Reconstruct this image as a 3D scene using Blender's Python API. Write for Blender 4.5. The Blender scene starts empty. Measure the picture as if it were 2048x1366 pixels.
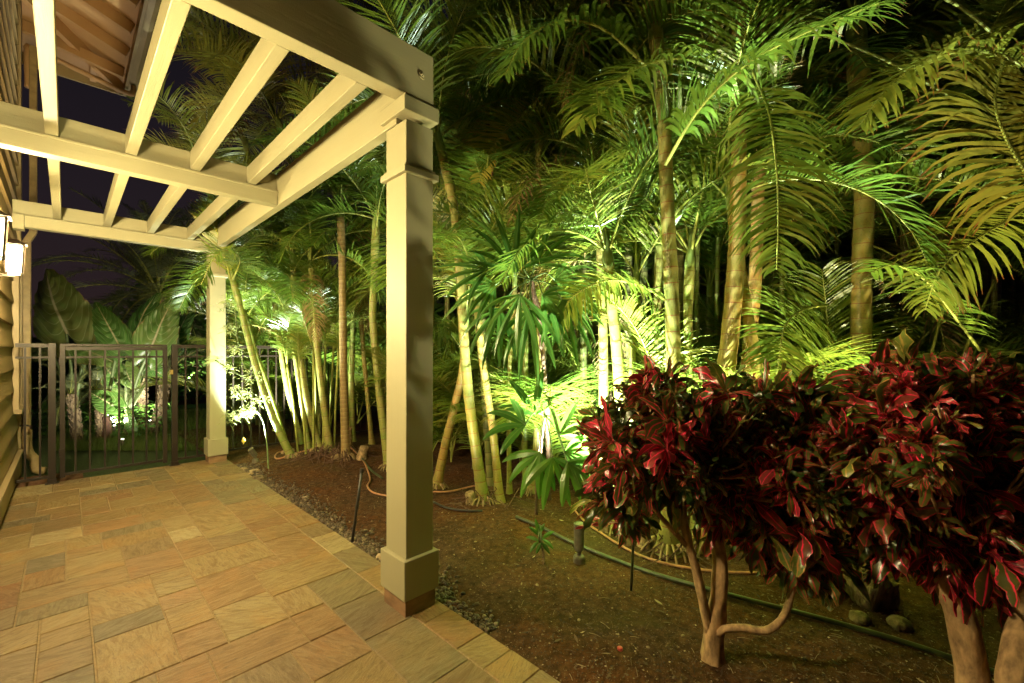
import bpy, math, random
from mathutils import Vector, Matrix, noise as mnoise
R_ = math.radians
sc = bpy.context.scene
col = sc.collection
H = 1.5                                   # eye height of the photograph in metres
FPX, CX, HY = 869.0, 1024.0, 703.0        # focal length, centre and horizon in the 2048 px photograph
A = math.atan((CX - 132) / FPX)
FW = Vector((math.sin(A), math.cos(A), 0)); RT = Vector((math.cos(A), -math.sin(A), 0))

# ------------------------------------------------------------ camera
cam_d = bpy.data.cameras.new('camera'); cam = bpy.data.objects.new('camera', cam_d); col.objects.link(cam)
cam_d.sensor_width = 36; cam_d.lens = FPX / 2048 * 36; cam_d.shift_y = 20 / 2048
cam_d.clip_start = 0.05; cam_d.clip_end = 600
cam.location = (0, 0, H); cam.rotation_euler = (R_(90), 0, -A)
sc.camera = cam
# ------------------------------------------------------------ world: a dark night sky, faintly warm over the horizon
w = bpy.data.worlds.new('World'); sc.world = w; w.use_nodes = True
nt = w.node_tree; nt.nodes.clear()
out = nt.nodes.new('ShaderNodeOutputWorld'); bg = nt.nodes.new('ShaderNodeBackground')
tc = nt.nodes.new('ShaderNodeTexCoord'); sx = nt.nodes.new('ShaderNodeSeparateXYZ'); rp = nt.nodes.new('ShaderNodeValToRGB')
nt.links.new(tc.outputs['Generated'], sx.inputs[0]); nt.links.new(sx.outputs['Z'], rp.inputs[0])
rp.color_ramp.elements[0].position = 0.0; rp.color_ramp.elements[0].color = (0.016, 0.009, 0.009, 1)
rp.color_ramp.elements[1].position = 0.6; rp.color_ramp.elements[1].color = (0.003, 0.003, 0.005, 1)
e = rp.color_ramp.elements.new(0.25); e.color = (0.010, 0.007, 0.009, 1)
nt.links.new(rp.outputs[0], bg.inputs[0]); bg.inputs[1].default_value = 1.0
nt.links.new(bg.outputs[0], out.inputs[0])
sc.view_settings.view_transform = 'Standard'; sc.view_settings.look = 'None'
sc.view_settings.exposure = 0.64; sc.view_settings.gamma = 1
try: sc.view_settings.use_curve_mapping = False
except Exception: pass
sc.render.engine = 'CYCLES'
sc.cycles.use_denoising = True
sc.cycles.max_bounces = 7; sc.cycles.diffuse_bounces = 3; sc.cycles.glossy_bounces = 2
sc.cycles.transmission_bounces = 3; sc.cycles.transparent_max_bounces = 6
sc.cycles.sample_clamp_indirect = 4; sc.cycles.caustics_reflective = False; sc.cycles.caustics_refractive = False
LAMP = (1.0, 0.82, 0.41)                  # the porch lanterns
SPOT = (0.80, 1.0, 0.82)                  # the garden spotlights
PANE_STRENGTH = 720.0

# ------------------------------------------------------------ helpers
def P(px, py, d):                          # a pixel of the photograph at depth d (in eye heights)
    v = (FW + RT * ((px - CX) / FPX)) * d * H
    return Vector((v.x, v.y, H * (1 + (HY - py) / FPX * d)))
def gz(x, y):                              # height of the soil
    if x < 1.045 * H: return -0.03
    e = min(1, (x - 1.045 * H) / 1.0)
    n = mnoise.noise(Vector((x * .55, y * .55, 1.3))) * .07 + mnoise.noise(Vector((x * 1.7, y * 1.7, 4))) * .028
    c = P(650, 915, 4.1); mound = .10 * math.exp(-((x - c.x) ** 2 + (y - c.y) ** 2) / 1.6)
    return -0.035 + e * (n + mound)
def GP(px, d, dz=0):                       # on the soil, at a pixel column and a depth
    v = (FW + RT * ((px - CX) / FPX)) * d * H
    return Vector((v.x, v.y, gz(v.x, v.y) + dz))
def GY(px, py, dz=0): return GP(px, FPX / (py - HY), dz)
def smooth_path(pts, step):
    pts = [Vector(p) for p in pts]
    if len(pts) == 2: n = max(1, int((pts[1] - pts[0]).length / step)); return [pts[0].lerp(pts[1], i / n) for i in range(n + 1)]
    q = [pts[0] * 2 - pts[1]] + pts + [pts[-1] * 2 - pts[-2]]; o = []
    for i in range(1, len(q) - 2):
        n = max(1, int((q[i + 1] - q[i]).length / step))
        for k in range(n):
            t = k / n; a, b, c, d = q[i - 1], q[i], q[i + 1], q[i + 2]
            o.append(.5 * ((2 * b) + (c - a) * t + (2 * a - 5 * b + 4 * c - d) * t * t + (3 * b - a - 3 * c + d) * t ** 3))
    o.append(pts[-1]); return o

class MB:
    def __init__(s): s.v = []; s.f = []; s.uv = []; s.t = []
    def add(s, vs, fs, uvs=None, t=0.0):
        n = len(s.v); s.v += [tuple(v) for v in vs]; s.f += [tuple(i + n for i in f) for f in fs]
        s.uv += uvs if uvs else [(0, 0)] * len(vs); s.t += [t] * len(vs)
    def box(s, a, b, t=0.0):
        x0, y0, z0 = a; x1, y1, z1 = b
        vs = [(x0, y0, z0), (x1, y0, z0), (x1, y1, z0), (x0, y1, z0), (x0, y0, z1), (x1, y0, z1), (x1, y1, z1), (x0, y1, z1)]
        s.add(vs, [(0, 3, 2, 1), (4, 5, 6, 7), (0, 1, 5, 4), (1, 2, 6, 5), (2, 3, 7, 6), (3, 0, 4, 7)], [(v[0] + v[1], v[2]) for v in vs], t)
    def bar(s, p, q, w, h, t=0.0, up=(0, 0, 1)):
        p = Vector(p); q = Vector(q); T = (q - p).normalized(); S = T.cross(Vector(up)).normalized(); U = S.cross(T)
        vs = []
        for c in (p, q):
            for a, b in ((-1, -1), (1, -1), (1, 1), (-1, 1)): vs.append(c + S * a * w / 2 + U * b * h / 2)
        s.add(vs, [(0, 1, 2, 3), (7, 6, 5, 4), (0, 4, 5, 1), (1, 5, 6, 2), (2, 6, 7, 3), (3, 7, 4, 0)], [(0, (v - p).dot(T)) for v in vs], t)
    def tube(s, pts, rad, n=8, t=0.0, caps=True, wob=0.0):
        pts = [Vector(p) for p in pts]; m = len(pts)
        if not hasattr(rad, '__len__'): rad = [rad] * m
        T0 = (pts[1] - pts[0]).normalized(); ref = Vector((1, 0, 0)) if abs(T0.z) > .8 else Vector((0, 0, 1))
        S = T0.cross(ref).normalized(); vs = []; uv = []; L = 0
        for i, p in enumerate(pts):
            T = (pts[min(i + 1, m - 1)] - pts[max(i - 1, 0)]).normalized()
            S = (S - T * S.dot(T)).normalized(); U = T.cross(S)
            if i: L += (p - pts[i - 1]).length
            for k in range(n):
                a = 2 * math.pi * k / n; r = rad[i]
                if wob: r *= 1 + wob * mnoise.noise(Vector((math.cos(a) * 2 + p.x * 7, math.sin(a) * 2 + p.y * 7, p.z * 7)))
                vs.append(p + (S * math.cos(a) + U * math.sin(a)) * r); uv.append((k / n, L))
        fs = [(i * n + k, i * n + (k + 1) % n, (i + 1) * n + (k + 1) % n, (i + 1) * n + k) for i in range(m - 1) for k in range(n)]
        if caps: fs += [tuple(range(n))[::-1], tuple((m - 1) * n + k for k in range(n))]
        s.add(vs, fs, uv, t)
    def ribbon(s, cs, ws, hw, t=0.0, fold=0.0, nrm=None):   # centres, width directions, half widths
        vs = []; uv = []; m = len(cs)
        for i in range(m):
            c, W, h = cs[i], ws[i], hw[i]; u = i / (m - 1)
            if fold: vs += [c - W * h, c - nrm[i] * h * fold, c + W * h]; uv += [(0, u), (.5, u), (1, u)]
            else: vs += [c - W * h, c + W * h]; uv += [(0, u), (1, u)]
        k = 3 if fold else 2
        fs = []
        for i in range(m - 1):
            for j in range(k - 1): fs.append((i * k + j, i * k + j + 1, (i + 1) * k + j + 1, (i + 1) * k + j))
        s.add(vs, fs, uv, t)
    def mesh(s, name, mat, org=Vector((0, 0, 0)), smooth=False):
        me = bpy.data.meshes.new(name); o = Vector(org)
        me.from_pydata([(v[0] - o.x, v[1] - o.y, v[2] - o.z) for v in s.v], [], s.f)
        uvl = me.uv_layers.new(name='UVMap'); buf = []
        li = [0] * len(me.loops); me.loops.foreach_get('vertex_index', li)
        for i in li: buf += s.uv[i]
        uvl.data.foreach_set('uv', buf)
        at = me.attributes.new('tint', 'FLOAT', 'POINT'); at.data.foreach_set('value', s.t)
        me.materials.append(mat)
        if smooth: me.polygons.foreach_set('use_smooth', [True] * len(me.polygons))
        me.update(); return me
    def build(s, name, mat, parent=None, smooth=False, bevel=0, at=None):
        org = Vector(at) if at is not None else Vector((0, 0, 0))
        p = parent; tot = Vector((0, 0, 0))
        while p is not None: tot += p.location; p = p.parent
        me = s.mesh(name, mat, tot + org if parent is None else tot, smooth)
        o = bpy.data.objects.new(name, me); col.objects.link(o)
        if parent: o.parent = parent
        else: o.location = org
        if bevel:
            b = o.modifiers.new('bevel', 'BEVEL'); b.width = bevel; b.segments = 2; b.limit_method = 'ANGLE'; b.angle_limit = R_(40)
        return o
def tag(o, label=None, cat=None, group=None, kind=None):
    if label: o['label'] = label
    if cat: o['category'] = cat
    if group: o['group'] = group
    if kind: o['kind'] = kind
    return o
def thing(name, loc, label, cat, group=None):
    o = bpy.data.objects.new(name, None); o.empty_display_size = .1; o.location = loc; col.objects.link(o)
    return tag(o, label, cat, group)
def copy_tree(o, parent=None):
    c = o.copy(); col.objects.link(c)
    if parent: c.parent = parent
    for ch in [k for k in bpy.data.objects if k.parent == o]: copy_tree(ch, c)
    return c

# ------------------------------------------------------------ materials
class NT:
    def __init__(s, name, rough=.6):
        s.m = bpy.data.materials.new(name); s.m.use_nodes = True; s.t = s.m.node_tree
        s.b = s.t.nodes['Principled BSDF']; s.b.inputs['Roughness'].default_value = rough; s.o = s.t.nodes['Material Output']
    def n(s, kind, **kw):
        x = s.t.nodes.new('ShaderNode' + kind)
        for k, v in kw.items():
            if k.startswith('i_'):
                key = k[2:]; key = int(key) if key.isdigit() else key
                if hasattr(v, 'is_linked') or hasattr(v, 'node'): s.t.links.new(v, x.inputs[key])
                else: x.inputs[key].default_value = v
            else: setattr(x, k, v)
        return x
    def l(s, a, b): s.t.links.new(a, b)
    def math(s, op, a, b=0.0, c=None):
        x = s.n('Math', operation=op)
        for i, v in enumerate((a, b) if c is None else (a, b, c)):
            if hasattr(v, 'node'): s.l(v, x.inputs[i])
            else: x.inputs[i].default_value = v
        return x.outputs[0]
    def ramp(s, fac, stops, interp='LINEAR'):
        x = s.n('ValToRGB'); cr = x.color_ramp; cr.interpolation = interp
        while len(cr.elements) < len(stops): cr.elements.new(.5)
        for el, (p, c) in zip(cr.elements, stops): el.position = p; el.color = (*c, 1) if len(c) == 3 else c
        s.l(fac, x.inputs[0]); return x.outputs[0]
    def mix(s, fac, a, b, mode='MIX'):
        x = s.n('Mix', data_type='RGBA', blend_type=mode)
        for i, v in ((0, fac), (6, a), (7, b)):
            if hasattr(v, 'node'): s.l(v, x.inputs[i])
            else: x.inputs[i].default_value = v if i == 0 else (*v, 1)
        return x.outputs[2]
    def noise(s, vec=None, scale=5, detail=3, rough=.55, dist=0):
        x = s.n('TexNoise'); x.inputs['Scale'].default_value = scale; x.inputs['Detail'].default_value = detail
        x.inputs['Roughness'].default_value = rough; x.inputs['Distortion'].default_value = dist
        if vec is not None: s.l(vec, x.inputs['Vector'])
        return x.outputs['Fac']
    def obj(s): return s.n('TexCoord').outputs['Object']
    def uv(s): return s.n('TexCoord').outputs['UV']
    def pos(s): return s.n('NewGeometry').outputs['Position']
    def mapv(s, vec, scale=(1, 1, 1), rot=(0, 0, 0)):
        x = s.n('Mapping'); s.l(vec, x.inputs[0]); x.inputs['Scale'].default_value = scale; x.inputs['Rotation'].default_value = rot; return x.outputs[0]
    def attr(s): return s.n('Attribute', attribute_name='tint').outputs['Fac']
    def rnd(s): return s.n('ObjectInfo').outputs['Random']
    def col(s, c):
        if hasattr(c, 'node'): s.l(c, s.b.inputs['Base Color'])
        else: s.b.inputs['Base Color'].default_value = (*c, 1)
    def bump(s, h, strength=.4, dist=.01):
        x = s.n('Bump'); s.l(h, x.inputs['Height']); x.inputs['Strength'].default_value = strength; x.inputs['Distance'].default_value = dist
        s.l(x.outputs[0], s.b.inputs['Normal'])
    def spec(s, v): s.b.inputs['Specular IOR Level'].default_value = v
    def translucent(s, c, fac):
        tr = s.n('BsdfTranslucent'); mx = s.n('MixShader')
        if hasattr(c, 'node'): s.l(c, tr.inputs[0])
        else: tr.inputs[0].default_value = (*c, 1)
        mx.inputs[0].default_value = fac; s.l(s.b.outputs[0], mx.inputs[1]); s.l(tr.outputs[0], mx.inputs[2]); s.l(mx.outputs[0], s.o.inputs['Surface'])
M = {}
def simple(name, c, rough=.6, nscale=12, var=.25, bump=.2, stretch=(1, 1, 1), spec=.5, metal=0, bd=.01):
    k = NT(name, rough); v = k.mapv(k.pos(), stretch); f = k.noise(v, nscale, 5)
    lo = tuple(x * (1 - var) for x in c); hi = tuple(min(1, x * (1 + var)) for x in c)
    k.col(k.ramp(f, [(.3, lo), (.7, hi)])); k.bump(f, bump, bd); k.spec(spec); k.b.inputs['Metallic'].default_value = metal
    M[name] = k.m; return k
# painted timber: cream paint over visible grain, faint dirt
def paint(name, c, stretch):
    k = NT(name, .48); p = k.pos()
    g = k.noise(k.mapv(p, stretch), 9, 5, .6, .6); d = k.noise(p, 2.2, 4); fine = k.noise(p, 160, 2)
    cc = k.mix(k.math('MULTIPLY', k.ramp(d, [(.45, (0, 0, 0)), (.8, (1, 1, 1))]), .22), c, (c[0] * .72, c[1] * .66, c[2] * .5))
    k.col(cc); k.bump(k.math('ADD', g, k.math('MULTIPLY', fine, .3)), .28, .005); k.spec(.35); M[name] = k.m
paint('paint_vertical', (.305, .275, .165), (5, 5, .35))
paint('paint_x', (.305, .275, .165), (.35, 5, 5))
paint('paint_y', (.305, .275, .165), (5, .35, 5))
# lap siding
k = NT('siding', .6); p = k.pos(); g = k.noise(k.mapv(p, (6, .5, 6)), 9, 6, .65, .8)
k.col(k.ramp(k.noise(p, 1.6, 4), [(.3, (.27, .18, .075)), (.7, (.32, .22, .095))])); k.bump(g, .8, .008); k.spec(.3); M['siding'] = k.m
# slate flagstones; UV is metres in each stone's own turned frame, tint picks the stone's colour
k = NT('flagstone', .55); uv = k.uv(); t = k.attr()
base = k.ramp(t, [(0, (0.266, 0.175, 0.076)), (0.16, (0.225, 0.15, 0.073)), (0.3, (0.289, 0.204, 0.092)), (0.42, (0.18, 0.138, 0.08)), (0.5, (0.266, 0.158, 0.07)), (0.66, (0.209, 0.158, 0.084)), (0.76, (0.282, 0.19, 0.084)), (0.9, (0.371, 0.285, 0.148)), (0.94, (0.126, 0.109, 0.07)), (0.965, (0.233, 0.121, 0.052))], 'CONSTANT')
str1 = k.noise(k.mapv(uv, (1.6, 6, 1)), 3.2, 9, .74, 1.4); blot = k.noise(uv, 3.2, 5, .6, .5); fine = k.noise(k.mapv(uv, (5, 26, 1)), 3, 7, .72, .6); grit = k.noise(uv, 130, 3)
c1 = k.mix(k.ramp(str1, [(.44, (0, 0, 0)), (.62, (.75, .75, .75))]), base, k.mix(1, base, (.58, .47, .34), 'MULTIPLY'))
c2 = k.mix(k.ramp(blot, [(.5, (0, 0, 0)), (.72, (.7, .7, .7))]), c1, k.mix(1, base, (1.25, .97, .70), 'MULTIPLY'))
c3 = k.mix(k.ramp(fine, [(.54, (0, 0, 0)), (.64, (.75, .75, .75))]), c2, (.12, .068, .03))
c4 = k.mix(k.ramp(grit, [(.35, (.22, .22, .22)), (.65, (0, 0, 0))]), c3, (.10, .075, .04))
k.col(c4); k.bump(k.math('ADD', k.math('ADD', str1, k.math('MULTIPLY', fine, .7)), k.math('MULTIPLY', grit, .2)), .9, .007)
k.l(k.ramp(str1, [(.3, (.30, .30, .30)), (.7, (.62, .62, .62))]), k.b.inputs['Roughness']); k.spec(.45); M['flagstone'] = k.m
simple('grout', (.25, .175, .09), .9, 60, .25, .5)
simple('plinth_stone', (.20, .11, .055), .7, 8, .4, .5, (1, 1, 3))
# soil: dark brown, moss patches, pale grit
k = NT('soil', .95); p = k.pos(); n1 = k.noise(p, 1.3, 6, .6); n2 = k.noise(p, 22, 6, .7); n3 = k.noise(p, 150, 3, .6); moss = k.noise(p, 1.1, 5, .6, .4)
c = k.ramp(n2, [(.3, (.025, .013, .007)), (.5, (.072, .038, .018)), (.72, (.135, .075, .034))])
c = k.mix(k.ramp(n1, [(.42, (0, 0, 0)), (.65, (.75, .75, .75))]), c, k.mix(1, c, (1.5, 1.0, .62), 'MULTIPLY'))
c = k.mix(k.ramp(moss, [(.56, (0, 0, 0)), (.7, (.55, .55, .55))]), c, (.085, .075, .02))
c = k.mix(k.ramp(n3, [(.64, (0, 0, 0)), (.70, (.9, .9, .9))]), c, (.40, .30, .19))
k.col(c); k.bump(k.math('ADD', n2, k.math('MULTIPLY', n3, .5)), 1.0, .025); k.spec(.15); M['soil'] = k.m
simple('lawn_base', (.045, .07, .018), .95, 40, .4, .8)
simple('bark_mulch', (.16, .07, .035), .9, 30, .5, .8)
simple('pebble', (.30, .21, .13), .6, 8, .5, .2)
# palm trunks: ring scars along V (metres)
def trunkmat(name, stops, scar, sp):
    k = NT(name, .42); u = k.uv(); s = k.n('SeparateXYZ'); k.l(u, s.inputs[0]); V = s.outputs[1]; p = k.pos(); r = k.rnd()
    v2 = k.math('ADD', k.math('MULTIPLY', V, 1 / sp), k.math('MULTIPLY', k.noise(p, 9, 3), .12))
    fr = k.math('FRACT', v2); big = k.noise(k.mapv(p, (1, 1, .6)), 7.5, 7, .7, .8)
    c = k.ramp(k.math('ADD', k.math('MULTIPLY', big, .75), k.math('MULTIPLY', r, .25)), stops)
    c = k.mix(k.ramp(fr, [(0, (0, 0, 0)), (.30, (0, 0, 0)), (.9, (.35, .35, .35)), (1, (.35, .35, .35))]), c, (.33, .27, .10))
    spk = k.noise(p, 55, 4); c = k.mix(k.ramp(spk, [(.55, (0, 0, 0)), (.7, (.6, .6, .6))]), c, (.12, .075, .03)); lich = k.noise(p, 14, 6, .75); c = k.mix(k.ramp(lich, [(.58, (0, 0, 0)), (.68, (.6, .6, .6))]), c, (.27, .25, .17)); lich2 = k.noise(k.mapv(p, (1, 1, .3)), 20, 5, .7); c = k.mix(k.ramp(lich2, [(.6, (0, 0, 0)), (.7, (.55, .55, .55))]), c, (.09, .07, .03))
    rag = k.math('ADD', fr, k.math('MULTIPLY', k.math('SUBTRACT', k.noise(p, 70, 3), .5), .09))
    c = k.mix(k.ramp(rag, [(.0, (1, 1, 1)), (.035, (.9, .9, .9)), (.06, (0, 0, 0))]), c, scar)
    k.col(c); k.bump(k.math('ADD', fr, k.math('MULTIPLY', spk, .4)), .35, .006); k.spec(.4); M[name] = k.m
trunkmat('trunk_gold', [(.25, (.12, .15, .03)), (.40, (.20, .19, .04)), (.52, (.29, .20, .045)), (.64, (.34, .17, .045)), (.78, (.17, .09, .03))], (.20, .05, .02), .125)
trunkmat('trunk_green', [(.25, (.09, .16, .028)), (.45, (.18, .23, .04)), (.62, (.26, .23, .055)), (.8, (.27, .15, .05))], (.15, .07, .03), .14)
trunkmat('trunk_dark', [(.25, (.06, .09, .02)), (.45, (.11, .12, .03)), (.62, (.12, .09, .03)), (.8, (.07, .04, .02))], (.04, .02, .01), .14)  # darker trunk_green for the thicket, its shade put into the colour
trunkmat('trunk_brown', [(.25, (.18, .12, .045)), (.45, (.24, .15, .06)), (.62, (.20, .12, .05)), (.8, (.13, .07, .03))], (.36, .26, .12), .06)
simple('root_base', (.26, .17, .08), .8, 30, .5, .8, (1, 1, .3))
simple('fibre', (.10, .05, .03), .9, 50, .5, 1, (1, 1, .3))
simple('sheath', (.15, .19, .045), .4, 9, .45, .15, (1, 1, .3))
simple('rachis', (.26, .27, .05), .45, 10, .35, .1)
# leaves
def leafmat(name, stops, rough, trans, tip=(.30, .16, .05), tipn=.93):
    k = NT(name, rough); p = k.pos(); s = k.n('SeparateXYZ'); k.l(k.uv(), s.inputs[0]); r = k.rnd()
    f = k.math('ADD', k.math('MULTIPLY', r, .55), k.math('MULTIPLY', k.attr(), .45))
    c = k.ramp(f, stops); n = k.noise(p, 9, 3); c = k.mix(k.math('MULTIPLY', n, .35), c, k.mix(1, c, (.6, .62, .5), 'MULTIPLY'))
    mid = k.math('ABSOLUTE', k.math('SUBTRACT', s.outputs[0], .5)); c = k.mix(k.ramp(mid, [(.0, (.5, .5, .5)), (.07, (0, 0, 0))]), c, (.20, .24, .06))
    tp = k.math('ADD', s.outputs[1], k.math('MULTIPLY', k.math('SUBTRACT', k.noise(p, 3, 2), .5), .35))
    c = k.mix(k.ramp(tp, [(tipn, (0, 0, 0)), (min(1, tipn + .06), (1, 1, 1))]), c, tip)
    k.col(c); k.spec(.5); k.translucent(c, trans); M[name] = k.m
leafmat('palm_leaf', [(0, (.075, .15, .02)), (.4, (.13, .22, .025)), (.75, (.22, .27, .032)), (1, (.32, .27, .045))], .30, .38)
leafmat('palm_leaf_gold', [(0, (.20, .25, .03)), (.5, (.32, .31, .04)), (1, (.42, .30, .05))], .35, .35, (.30, .10, .03), .86)
leafmat('dead_leaf', [(0, (.16, .085, .03)), (.5, (.24, .14, .05)), (1, (.30, .19, .08))], .7, .2)
leafmat('date_leaf', [(0, (.09, .12, .05)), (.5, (.13, .16, .07)), (1, (.18, .19, .09))], .4, .2)
leafmat('fan_leaf', [(0, (.035, .10, .016)), (.5, (.06, .15, .022)), (1, (.12, .21, .035))], .28, .33, (.12, .14, .03), .99)
leafmat('shrub_leaf', [(0, (.28, .36, .12)), (.5, (.40, .45, .18)), (1, (.5, .5, .25))], .5, .3)
leafmat('grass_blade', [(0, (.06, .13, .02)), (.5, (.10, .18, .03)), (1, (.18, .2, .05))], .6, .25)
# croton: dark green or bronze blade, crimson margin and midrib; tint says how red the leaf is
k = NT('croton_leaf', .28); s = k.n('SeparateXYZ'); k.l(k.uv(), s.inputs[0]); t = k.attr(); p = k.pos()
nb = k.math('MULTIPLY', k.math('SUBTRACT', k.noise(p, 70, 3), .5), .5)
ed = k.math('ABSOLUTE', k.math('SUBTRACT', s.outputs[0], .5))
body = k.ramp(t, [(0, (.010, .034, .006)), (.3, (.035, .075, .012)), (.5, (.09, .12, .02)), (.62, (.07, .05, .014)), (.74, (.34, .02, .04)), (.92, (.05, .12, .02)), (1, (.22, .26, .05))])
body = k.mix(k.ramp(k.noise(p, 38, 3), [(.5, (0, 0, 0)), (.62, (.6, .6, .6))]), body, k.ramp(t, [(0, (.03, .05, .008)), (.45, (.12, .11, .02)), (.6, (.16, .08, .02)), (.85, (.45, .03, .04)), (1, (.3, .3, .06))]))
red = k.ramp(t, [(0, (.02, .035, .008)), (.30, (.06, .03, .010)), (.46, (.40, .022, .035)), (.6, (.98, .035, .11)), (.8, (.9, .04, .12)), (.9, (.6, .06, .06)), (1, (.5, .42, .09))])
rim = k.ramp(k.math('ADD', ed, k.math('MULTIPLY', nb, .5)), [(.415, (0, 0, 0)), (.45, (1, 1, 1))]); mid = k.ramp(k.math('ADD', ed, k.math('MULTIPLY', nb, .06)), [(.035, (1, 1, 1)), (.075, (0, 0, 0))])
c = k.mix(rim, body, red); c = k.mix(mid, c, red); k.col(c); k.spec(.55); k.translucent(c, .25); M['croton_leaf'] = k.m
simple('croton_bark', (.40, .25, .12), .8, 34, .5, .9, (1, 1, .45))
# elephant ear leaf
k = NT('taro_leaf', .36); s = k.n('SeparateXYZ'); k.l(k.uv(), s.inputs[0]); au = k.math('ABSOLUTE', k.math('SUBTRACT', s.outputs[0], .5))
vv = k.math('FRACT', k.math('SUBTRACT', k.math('MULTIPLY', s.outputs[1], 9), k.math('MULTIPLY', au, 6)))
n = k.noise(k.pos(), 5, 4); c = k.ramp(k.math('ADD', k.math('MULTIPLY', n, .5), k.math('MULTIPLY', k.rnd(), .5)), [(.2, (.045, .13, .022)), (.5, (.09, .19, .035)), (.8, (.19, .20, .05))])
c = k.mix(k.ramp(vv, [(.0, (.6, .6, .6)), (.07, (0, 0, 0)), (.94, (0, 0, 0)), (1, (.6, .6, .6))]), c, (.42, .46, .22)); c = k.mix(k.ramp(au, [(.012, (1, 1, 1)), (.03, (0, 0, 0))]), c, (.48, .42, .22))
c = k.mix(k.ramp(k.math('ADD', au, k.math('MULTIPLY', k.math('SUBTRACT', n, .5), .2)), [(.475, (0, 0, 0)), (.52, (.8, .8, .8))]), c, (.30, .15, .05))
k.col(c); k.bump(k.math('PINGPONG', vv, .5), .8, .02); k.translucent(c, .35); M['taro_leaf'] = k.m
simple('petiole', (.11, .15, .05), .5, 14, .3, .1)
simple('bronze_metal', (.020, .012, .008), .42, 30, .15, .06, metal=.2)
simple('black_plastic', (.02, .018, .016), .45, 40, .3, .1)
simple('green_pipe', (.045, .055, .02), .4, 20, .35, .1)
simple('hose_orange', (.42, .20, .10), .5, 30, .25, .1)
simple('fixture', (.10, .085, .055), .55, 30, .35, .15)
simple('downspout_paint', (.30, .21, .095), .5, 14, .2, .1)
simple('eave_wood', (.44, .25, .11), .6, 3, .06, .05)
simple('fascia_paint', (.34, .25, .13), .5, 3, .05, .04)
simple('cut_wood', (.30, .20, .10), .85, 30, .5, .8)
simple('old_wood', (.16, .115, .06), .95, 24, .7, 1.0, (1, 1, .3), bd=.03)
simple('rock_mat', (.33, .23, .13), .8, 14, .5, .6)
simple('yellow_tag', (.65, .50, .08), .5, 10, .1, .05)
simple('red_plastic', (.60, .09, .06), .4, 20, .1, .05)
simple('brass', (.45, .33, .12), .35, 30, .2, .05, metal=.8)
simple('litter', (.26, .16, .075), .9, 60, .7, .3)
simple('water', (.01, .012, .01), .05, 5, .1, .1)
k = NT('window_glass', .06); k.col((.012, .010, .008)); k.spec(.6); M['window_glass'] = k.m
def emit(name, c, s):
    k = NT(name); k.b.inputs['Emission Color'].default_value = (*c, 1); k.b.inputs['Emission Strength'].default_value = s; k.col((.8, .8, .8)); M[name] = k.m
emit('lantern_glow', LAMP, PANE_STRENGTH); emit('spot_lens', (1, .95, .8), 25); emit('far_bulb', (1, .97, .9), 12)

# ============================================================ ground
def sheet(name, x0, x1, y0, y1, nx, ny, zf, mat, uvm=False):
    b = MB(); vs = [(x0 + (x1 - x0) * i / nx, y0 + (y1 - y0) * j / ny) for j in range(ny + 1) for i in range(nx + 1)]
    b.add([(x, y, zf(x, y)) for x, y in vs], [(j * (nx + 1) + i, j * (nx + 1) + i + 1, (j + 1) * (nx + 1) + i + 1, (j + 1) * (nx + 1) + i) for j in range(ny) for i in range(nx)], [(x, y) for x, y in vs])
    return tag(b.build(name, M[mat], smooth=True), kind='structure')
sheet('ground', -200, 200, -200, 200, 8, 8, lambda x, y: -.30, 'soil')
EX = 1.045 * H                             # outer edge of the patio
YG = 4.85 * H                              # the patio ends at the gate
def soilz(x, y):
    return gz(x, y) + mnoise.noise(Vector((x * 6, y * 6, 0))) * .010 + mnoise.noise(Vector((x * 17, y * 17, 3))) * .006
sheet('soil_bed', EX - .12, EX + 9, -1.5, 10.5, 260, 330, soilz, 'soil')
sheet('mulch_strip', -.9, .15, YG - .3, YG + .75, 60, 30, lambda x, y: -.055 + mnoise.noise(Vector((x * 9, y * 9, 0))) * .02, 'bark_mulch')
sheet('lawn', -6, EX + 9, YG + .05, YG + 9, 60, 50, lambda x, y: -.075 + mnoise.noise(Vector((x, y, 0))) * .03 - (.02 if x < EX else .04), 'lawn_base')
rng = random.Random(3)
g = MB()
for i in range(34000):
    d = 4.6 + 3.2 * rng.random() ** 1.5; px = rng.uniform(100, 640); q = P(px, 800, d); x, y = q.x, q.y
    if y < YG + .08 or (x < .17 and y < YG + .78): continue
    z = -.075; a = rng.uniform(0, 6.28); hh = rng.uniform(.05, .10); dx, dy = math.cos(a) * .005, math.sin(a) * .005; lx, ly = rng.gauss(0, .02), rng.gauss(0, .02)
    g.add([(x - dx, y - dy, z), (x + dx, y + dy, z), (x + lx, y + ly, z + hh)], [(0, 1, 2)], [(0, 0), (1, 0), (.5, .8)], rng.random())
tag(g.build('lawn_grass', M['grass_blade']), 'short green grass on the lawn beyond the gate and fence', 'grass', kind='stuff')

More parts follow.
